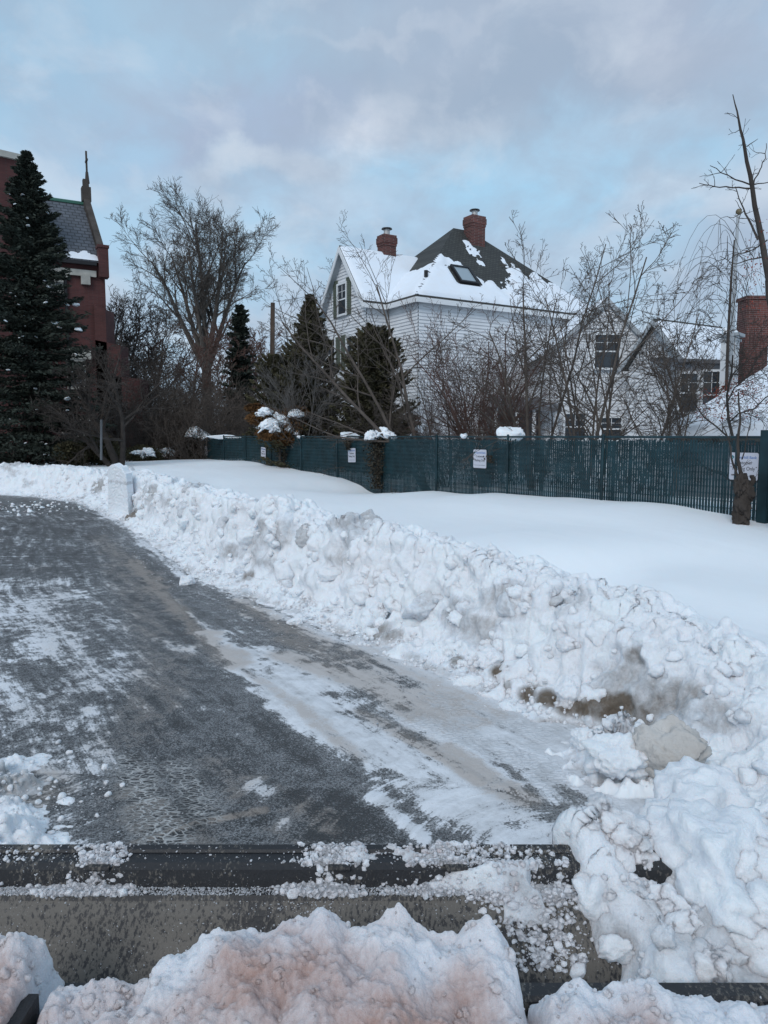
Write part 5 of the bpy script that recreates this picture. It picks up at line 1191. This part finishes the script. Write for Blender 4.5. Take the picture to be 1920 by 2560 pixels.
# bronzed shrub with snow hanging over the fence
def blobf(cs):
    def fn(r_, n):
        P_, D_ = [], []
        for c, rad in cs:
            k = int(n / len(cs)); d = r_.normal(size=(k, 3)); d /= np.linalg.norm(d, axis=1, keepdims=True); q = np.asarray(c) + d * np.asarray(rad) * (r_.random((k, 1)) ** .45); P_.append(q); D_.append(d)
        return np.concatenate(P_), np.concatenate(D_)
    return fn
def snowcap(parent, specs, Y, seed, name='snow_cap'):
    a_ = Acc()
    for i, (px_, py_, rx, rz) in enumerate(specs):
        c = at(px_, py_, Y); V_, F_, D_ = lump_arrays([(0, 0, 0)], [1.0], 4, 1, .75, seed + i, None, 2.2); V_[:, 2] = np.where(V_[:, 2] < 0, V_[:, 2] * .8, V_[:, 2]); V_[:, 2] -= .35 * (V_[:, 0] ** 2); a_.add(V_ * np.array([rx, rx * .8, rz]) + c, F_, D_)
    return a_.build(name, M['snow'], parent, rough=.4)
Yf = 29.5
bs = empty('bronze_shrub', at(700, 1100, Yf), 'bronzed evergreen shrub with snow pads drooping over the fence', 'shrub')
foliage(14000, blobf([(at(690, 1048, Yf), (.9, .5, .30)), (at(665, 1032, Yf), (.55, .4, .2)), (at(660, 1045, Yf), (.75, .5, .28)), (at(720, 1065, Yf), (.8, .6, .40)), (at(690, 1085, Yf), (.85, .5, .28)), (at(740, 1030, Yf), (.5, .4, .25)), (at(640, 1020, Yf), (.45, .3, .16)), (at(715, 1100, Yf), (.5, .35, .2))]), .055, 5, .4, 2.6, 'cedar_brown', bs)
m = MB(); 
for q in ((640, 1030), (690, 1020), (740, 1020), (700, 1090), (660, 1070)): m.tube([at(700, 1150, Yf + .4), at(700, 1080, Yf + .2), at(*q, Yf)], [.05, .035, .01], 5)
m.build('stems', M['bark_dark'], bs)
snowcap(bs, ((682, 1058, .40, .26), (664, 1030, .36, .17), (742, 1036, .32, .14), (722, 1070, .22, .16), (650, 1036, .2, .14), (700, 1050, .3, .22), (742, 1082, .1, .09), (690, 1070, .25, .2)), Yf - .3, 8)
def ivy(px_, y0_, y1_, Y_, wpx, label, seed, caps=None, n=2600, mt='ivy', name='ivy_clump', depth=.25, taper=.4):
    e = empty(name, at(px_, y1_, Y_), label, 'ivy'); a, b = at(px_, y0_, Y_), at(px_, y1_, Y_); w_ = wpx / F_PX * Y_
    def fn(r_, n):
        t_ = r_.random(n) ** 1.3; c = a * (1 - t_[:, None]) + b * t_[:, None]; wd_ = w_ * (1 - taper * t_) * (.7 + .6 * vn2(t_ * 6, t_ * 0, seed)); c[:, 0] += r_.normal(0, .45, n) * wd_; c[:, 1] += r_.normal(0, depth * .5, n)
        return c, r_.normal(size=(n, 3))
    foliage(n, fn, .05, seed, .2, 1.2, mt, e, 'leaves'); m = MB(); m.tube([b, (a + b) / 2 + [.03, 0, 0], a], [.04, .035, .02], 5); m.build('stems', M['bark_dark'], e)
    if caps: snowcap(e, caps, Y_ - .1, seed)
    return e
YI = fenceY(940) - .35
ivy(943, 1082, 1222, YI, 34, 'brown ivy smothering the fence post, capped with snow', 9, ((958, 1084, .32, .19), (930, 1092, .24, .14), (978, 1090, .2, .12)), n=2600)
YI2 = fenceY(505) - .5
ivy(492, 1085, 1150, YI2, 42, 'dark leafy ivy clump with a snow cap at the far fence end', 10, ((490, 1084, .45, .25), (512, 1092, .5, .18)), n=2600, taper=.2, name='ivy_clump', depth=.5)
ivy(870, 1100, 1125, fenceY(870) - .2, 14, 'small patch of dead vine left of the third parking sign', 12, n=260)
ivy(1224, 1140, 1156, fenceY(1224) - .12, 10, 'cluster of dead leaves stuck at a parking sign edge', 13, n=60, taper=0)
ivy(1010 - 300, 1130, 1190, fenceY(710) - .2, 24, 'dark dead vine hanging below the bronzed shrub', 14, n=700)
for px_, py_, rx, rz, lb, Yo in ((872, 1090, .42, .13, 'snow pillow on the fence top left of the ivy post', .3), (1272, 1092, .30, .20, 'grey white snow mound behind the fence below the dense shrub', .5), (560, 1092, .95, .12, 'long snow strip lying on the fence top by the ivy clump', .1), (752, 1092, .14, .07, 'tiny snow dab on the fence top right of the bronzed shrub', .1), (1160, 1090, .10, .06, 'small snow dab on the fence top below the leaning tree', .1)):
    Y_ = fenceY(px_) + Yo; e = None
    a_ = Acc(); c = at(px_, py_, Y_); V_, F_, D_ = lump_arrays([(0, 0, 0)], [1.0], 4, 1, .3, int(px_)); a_.add(V_ * np.array([rx, .25, rz]) + c, F_, D_); o = a_.build('snow_pillow', M['snow'], rough=.4); tag(o, lb, 'snow')

# ------------------------------------------------------------------ bare trees and shrubs behind the fence
SH = dict(kids=(7, 6, 5, 3), ratio=(.6, .55, .5, .5), ang=(18, 42), up=.05, wob=.14, rmin=.0042, rr=.6, len=.95, start=(.25, .15, .1, .1))
# leaning tree in front of the house
LT = dict(kids=(7, 5, 4, 3), ratio=(.55, .5, .45, .5), ang=(24, 55), up=.01, wob=.11, rmin=.0048, rr=.55, len=1.1, start=(.22, .12, .1, .1))
bare_tree(1085, 1090, 23.5, 520, 'bare tree leaning left in front of the big white house', 61, LT, 4, 'bark', dirs=[(-.50, 0, 1), (-.85, -.1, 1), (-.22, 0, 1)], stems=3, trunk=.011)
DB = dict(kids=(7, 6, 5, 4), ratio=(.6, .55, .5, .5), ang=(20, 50), up=.02, wob=.2, rmin=.005, rr=.6, len=.95, start=(.15, .1, .1, .1))
bare_tree(1215, 1090, 24, 745, 'dense rounded reddish shrub in front of the house wall', 62, DB, 3, 'bark_red', stems=17, spread=.45, trunk=.0085, name='bare_shrub', cat='shrub')
bare_tree(1120, 1090, 24.5, 820, 'twiggy shrub left of the dense reddish shrub', 63, DB, 3, 'bark', stems=4, spread=.45, trunk=.008, name='bare_shrub', cat='shrub')
for i, (px_, hp, Y_, st, spd, lb) in enumerate(((1345, 560, 21, 4, .30, 'slender multi stemmed bare tree right of the dense shrub'), (1475, 575, 19.5, 6, .32, 'multi stemmed bare tree in front of the annexe window'), (1590, 640, 19, 4, .45, 'widely spreading bare tree in front of the small gable wing'), (1680, 830, 18, 3, .5, 'low arching bare shrub before the sunroom'))):
    bare_tree(px_, 1090, Y_, hp, lb, 70 + i, LT if i < 3 else SH, 4, 'bark', stems=st, spread=spd, trunk=.0085)
bare_tree(770, 1090, 29.6, 850, 'pale stemmed bare shrub in front of the cedar', 81, SH, 4, 'bark_grey', stems=7, spread=.38, trunk=.008, name='bare_shrub', cat='shrub')
bare_tree(985, 1090, 26.5, 960, 'low bare twigs under the leaning tree', 82, DB, 3, 'bark', stems=9, spread=.6, trunk=.008, name='bare_shrub', cat='shrub')
bare_tree(1790, 1090, 24, 690, 'tangled round crowned bare tree behind the pale pillar', 83, dict(MID, kids=(6, 5, 5, 4), rmin=.007, wob=.3, up=-.02, start=(.45, .2, .1, .1, .1)), 4, 'bark_dark', stems=3, spread=.35, trunk=.012)
bare_tree(1890, 1000, 17, 720, 'vine draped bare tree at the right edge', 84, dict(MID, kids=(6, 5, 4, 3), rmin=.005, wob=.35, up=-.05), 4, 'bark_dark', stems=2, spread=.35, trunk=.010)
# flagpole-like post with a ball
fpo = empty('ball_topped_pole', at(1828, 1000, 25), 'slim pale pole topped with a brown ball above the vines', 'pole')
m = MB(); m.tube([at(1822, 1000, 25), at(1845, 540, 25)], [.07, .05], 8); m.build('shaft', M['soffit'], fpo)
c = at(1847, 529, 25); V_, F_ = ICO[3]; mesh_np('ball', V_ * .095 + c, F_, M['gold'], fpo)
# right-hand foreground tree, against the fence: hand-placed limbs
rt = empty('knotty_tree', at(1865, 1300, 12.3), 'knotty bare tree with a tall slanting leader at the right edge', 'tree'); T = Tree(9)
Yt = 12.35
def limb(pts, r0, r1, lvl=1, tw=0, Yd=0):
    P_ = [at(x, y, Yt + Yd) for x, y in pts]; Q = []
    for i in range(len(P_) - 1):
        for k in range(3): f = k / 3; Q.append(P_[i] * (1 - f) + P_[i + 1] * f + np.array([T.r.gauss(0, .006), T.r.gauss(0, .01), T.r.gauss(0, .006)]))
    Q.append(P_[-1]); n = len(Q); rr = [r0 + (r1 - r0) * i / (n - 1) for i in range(n)]; T.pl.append((Q, rr, lvl))
    for k in range(tw):
        i = T.r.randrange(1, n - 1); d = Q[i + 1] - Q[i]; d /= np.linalg.norm(d); sd = np.array([T.r.gauss(0, 1), T.r.gauss(0, .5), T.r.gauss(0, 1)]); sd /= np.linalg.norm(sd)
        T.branch(Q[i], d * .5 + sd, T.r.uniform(.05, .35), .006, 2, 3, dict(kids=(1, 1, 2), ratio=(.5, .5, .5), rmin=.003, wob=.2))
limb([(1850, 1330), (1855, 1270), (1862, 1225), (1856, 1185)], .15, .075, 0, 3)
limb([(1852, 1195), (1846, 1150), (1845, 1100), (1850, 1040), (1846, 980)], .035, .012, 0, 5); limb([(1868, 1225), (1884, 1200), (1880, 1188)], .05, .035, 1)
limb([(1850, 1200), (1833, 1165), (1822, 1100), (1800, 1050)], .022, .006, 1, 5); limb([(1846, 1188), (1828, 1186)], .012, .006, 1); limb([(1855, 1150), (1870, 1080), (1885, 1020)], .010, .004, 1, 4)
T.build(rt, M['bark_dark'], M['bark_dark'], 2)
V_, F_, D_ = lump_arrays([at(1852, 1300, 12.3), at(1868, 1225, 12.3), at(1860, 1260, 12.3), at(1850, 1212, 12.3)], [.13, .10, .11, .085], 5, 2.0, .6, 4, None, 2.5); mesh_np('burl', V_, F_, M['bark_dark'], rt)
rt2 = empty('slanting_tree', at(1960, 1300, 11.2), 'tall bare tree whose slanting leader enters at the right edge', 'tree'); T = Tree(19); Yt = 11.6
limb([(1955, 1320), (1950, 1150), (1945, 950), (1935, 820), (1922, 700)], .10, .055, 0); limb([(1922, 702), (1905, 600), (1880, 470), (1862, 370), (1848, 300), (1832, 236)], .052, .006, 0, 14)
limb([(1895, 600), (1870, 545), (1855, 510), (1838, 466)], .018, .005, 1, 6); limb([(1880, 462), (1820, 438), (1775, 414)], .013, .005, 1, 4); limb([(1880, 470), (1830, 470), (1785, 466), (1748, 458)], .013, .005, 1, 5)
limb([(1884, 458), (1900, 425), (1912, 395), (1916, 358)], .011, .004, 1, 2); limb([(1880, 462), (1925, 455)], .010, .006, 1); limb([(1868, 366), (1895, 347)], .008, .003, 1); limb([(1865, 362), (1846, 364)], .007, .003, 1)
limb([(1858, 530), (1835, 543), (1808, 543)], .007, .003, 1, 1); limb([(1852, 525), (1838, 500)], .006, .003)
limb([(1915, 640), (1870, 650), (1840, 660), (1800, 640)], .012, .004, 1, 8); limb([(1920, 600), (1880, 625), (1830, 640)], .012, .004, 1, 8); rt = rt2
T.build(rt, M['bark_dark'], M['bark_dark'], 2)
foliage(170, blobf([(at(1898, 650, Yt), (.25, .3, .7)), (at(1880, 720, Yt), (.2, .2, .5))]), .022, 15, .1, 1.3, 'redleaf', rt, 'dead_leaves')
m = MB(); m.tube([at(1905, 1298, 11.6), at(1888, 1230, 11.5), at(1880, 1180, 11.4)], [.008, .006, .003], 4); 
# arching vines around the pole
vn_ = empty('arching_vine', at(1850, 1000, 22), 'tangle of thin arching vines around the ball topped pole', 'vine'); Tv = Tree(33)
for k in range(48):
    x, y = Tv.r.uniform(1800, 1880), Tv.r.uniform(600, 900); pts = []; dx = Tv.r.uniform(-190, 110); hgt = Tv.r.uniform(30, 150)
    for i in range(9):
        f = i / 8; pts.append(at(x + dx * f, y - hgt * 4 * f * (1 - f) * .8 + 90 * f * f, 22 + Tv.r.uniform(-.3, .3) * 0 + k * .02))
    Tv.pl.append((pts, [.009 - .005 * i / 8 for i in range(9)], 3))
Tv.pl.append(([at(1815, 1000, 22), at(1820, 850, 22), at(1828, 700, 22), at(1836, 600, 22)], [.05, .045, .035, .02], 0))
Tv.build(vn_, M['bark_dark'], M['bark_dark'], 2, ('main_stem', 'runners'))
# red leafed vine above the garage roof
rv = empty('red_vine', at(1800, 1000, 17), 'low vine with dry red leaves hanging over the garage roof', 'vine'); Tv = Tree(35)
for k in range(36):
    x, y = Tv.r.uniform(1840, 1960), Tv.r.uniform(880, 1080); Tv.branch(at(x, y, 16.5 + Tv.r.random()), (Tv.r.uniform(-1, -.1), 0, Tv.r.uniform(-.3, .5)), Tv.r.uniform(.4, 1.0), .006, 2, 4, dict(kids=(1, 1, 5, 3), ratio=(.5, .5, .5, .5), rmin=.003, wob=.3, up=-.03))
Tv.build(rv, M['bark_dark'], M['bark_dark'], 2, ('stem', 'runners'))
foliage(900, blobf([(at(1810, 985, 16.8), (.55, .5, .18)), (at(1850, 965, 16.8), (.5, .5, .2)), (at(1790, 1030, 16.8), (.5, .5, .3)), (at(1880, 1010, 16.8), (.5, .5, .5))]), .026, 16, .2, 1.3, 'redleaf', rv, 'red_leaves')
# understorey: a tangle nobody could count
def thicket(name, label, boxes, n, seed, mt, r0=.010, ln=(.6, 1.6), Yd=(0, 0)):
    T = Tree(seed)
    for k in range(n):
        x0_, x1_, ytop, Y0, Y1 = T.r.choice(boxes); Yp = T.r.uniform(Y0, Y1); p = at(T.r.uniform(x0_, x1_), 1090, Yp); p[2] = .5
        zt = at(960, ytop, Yp)[2] - .5; l_ = zt * T.r.uniform(.35, 1.0)
        T.branch(p, (T.r.gauss(0, .28), T.r.gauss(0, .2), 1), l_, r0, 1, 3, dict(kids=(1, 7, 5), ratio=(.5, .42, .5, .5), rmin=r0 * .45, wob=.2, ang=(20, 60), start=(.1, .1, .1, .1), up=.03))
    e = MB(); Vs = None
    ee = bpy.data.objects.new(name, None)
    # one object only
    Tm = T; par = None
    Vs, Fs, n0 = [], [], 0
    for pts, rads, lvl in T.pl:
        k = 3; P_ = np.array(pts); n = len(P_); D = np.gradient(P_, axis=0); D /= (np.linalg.norm(D, axis=1, keepdims=True) + 1e-9); ref = np.array([0, 1., 0]); e1 = np.cross(D, ref); e1 /= (np.linalg.norm(e1, axis=1, keepdims=True) + 1e-9); e2 = np.cross(D, e1)
        an = np.arange(k) * 2 * np.pi / k; ring = P_[:, None] + (e1[:, None] * np.cos(an)[None, :, None] + e2[:, None] * np.sin(an)[None, :, None]) * np.array(rads)[:, None, None]
        Vs.append(ring.reshape(-1, 3)); i = np.arange(n * k).reshape(n, k); j = np.roll(i, -1, axis=1); Fs.append(np.stack([i[:-1], j[:-1], j[1:], i[1:]], 2).reshape(-1, 4) + n0); n0 += n * k
    bpy.data.objects.remove(ee)
    o = mesh_np(name, np.concatenate(Vs), np.concatenate(Fs), M[mt]); tag(o, label, 'brush', kind='stuff')
thicket('brush', 'dark tangled brush filling the gap between church and cedar', [(240, 700, 960, 40, 48), (330, 620, 920, 42, 50), (380, 560, 950, 38, 44), (300, 460, 880, 44, 50)], 620, 5, 'bark', .022)
thicket('undergrowth', 'brown undergrowth standing behind the green fence', [(980, 1420, 1020, 24, 27), (1100, 1420, 1000, 25, 28), (780, 1060, 1000, 28, 30), (1420, 1900, 1060, 19, 22)], 230, 6, 'bark', .009)
# low evergreen bushes at the church foot
for i, (px_, Y_, w_, hp, lb) in enumerate(((235, 34, 55, 1085, 'low dark green bush at the foot of the church'), (355, 38, 45, 1120, 'clipped dark bush under a snow cap left of the ivy clump'), (410, 40, 40, 1118, 'snow capped dark bush at the far fence end'), (170, 33, 40, 1112, 'small dark bush beside the spruce'))):
    c = at(px_, (1150 + hp) / 2, Y_); e = empty('low_bush', (c[0], c[1], .6), lb, 'bush'); rx = w_ / F_PX * Y_; rz = (1165 - hp) / F_PX * Y_ / 2
    foliage(3500, blobf([((c[0], c[1], c[2]), (rx, rx * .7, rz)), ((c[0] + rx * .4, c[1], c[2] - .2), (rx * .8, rx * .6, rz))]), .07, 30 + i, 0, 2, 'cedar', e)
    if i in (1, 2): snowcap(e, ((px_ - 14, hp + 12, .3, .16), (px_ + 12, hp + 9, .35, .18), (px_ + 2, hp + 20, .2, .15), (px_ - 4, hp + 10, .25, .12), (px_ + 22, hp + 16, .2, .12)), Y_ - rx * .4, 50 + i)

tw = empty('twig_clump', at(985, 1240, fenceY(985) - .6), 'few dry twigs poking out of the snow at the fence hollow', 'twigs'); T = Tree(88)
for k in range(9):
    p = at(T.r.uniform(925, 1030), 1244, fenceY(960) - .5 - T.r.random()); T.branch(p - [0, 0, .1], (T.r.uniform(-.6, .6), T.r.uniform(-.2, .3), 1), T.r.uniform(.3, .6), .006, 2, 3, dict(kids=(1, 1, 2), ratio=(.5, .5, .5), rmin=.003, wob=.15))
T.build(tw, M['bark'], M['bark'], 2, ('stem', 'twigs'))
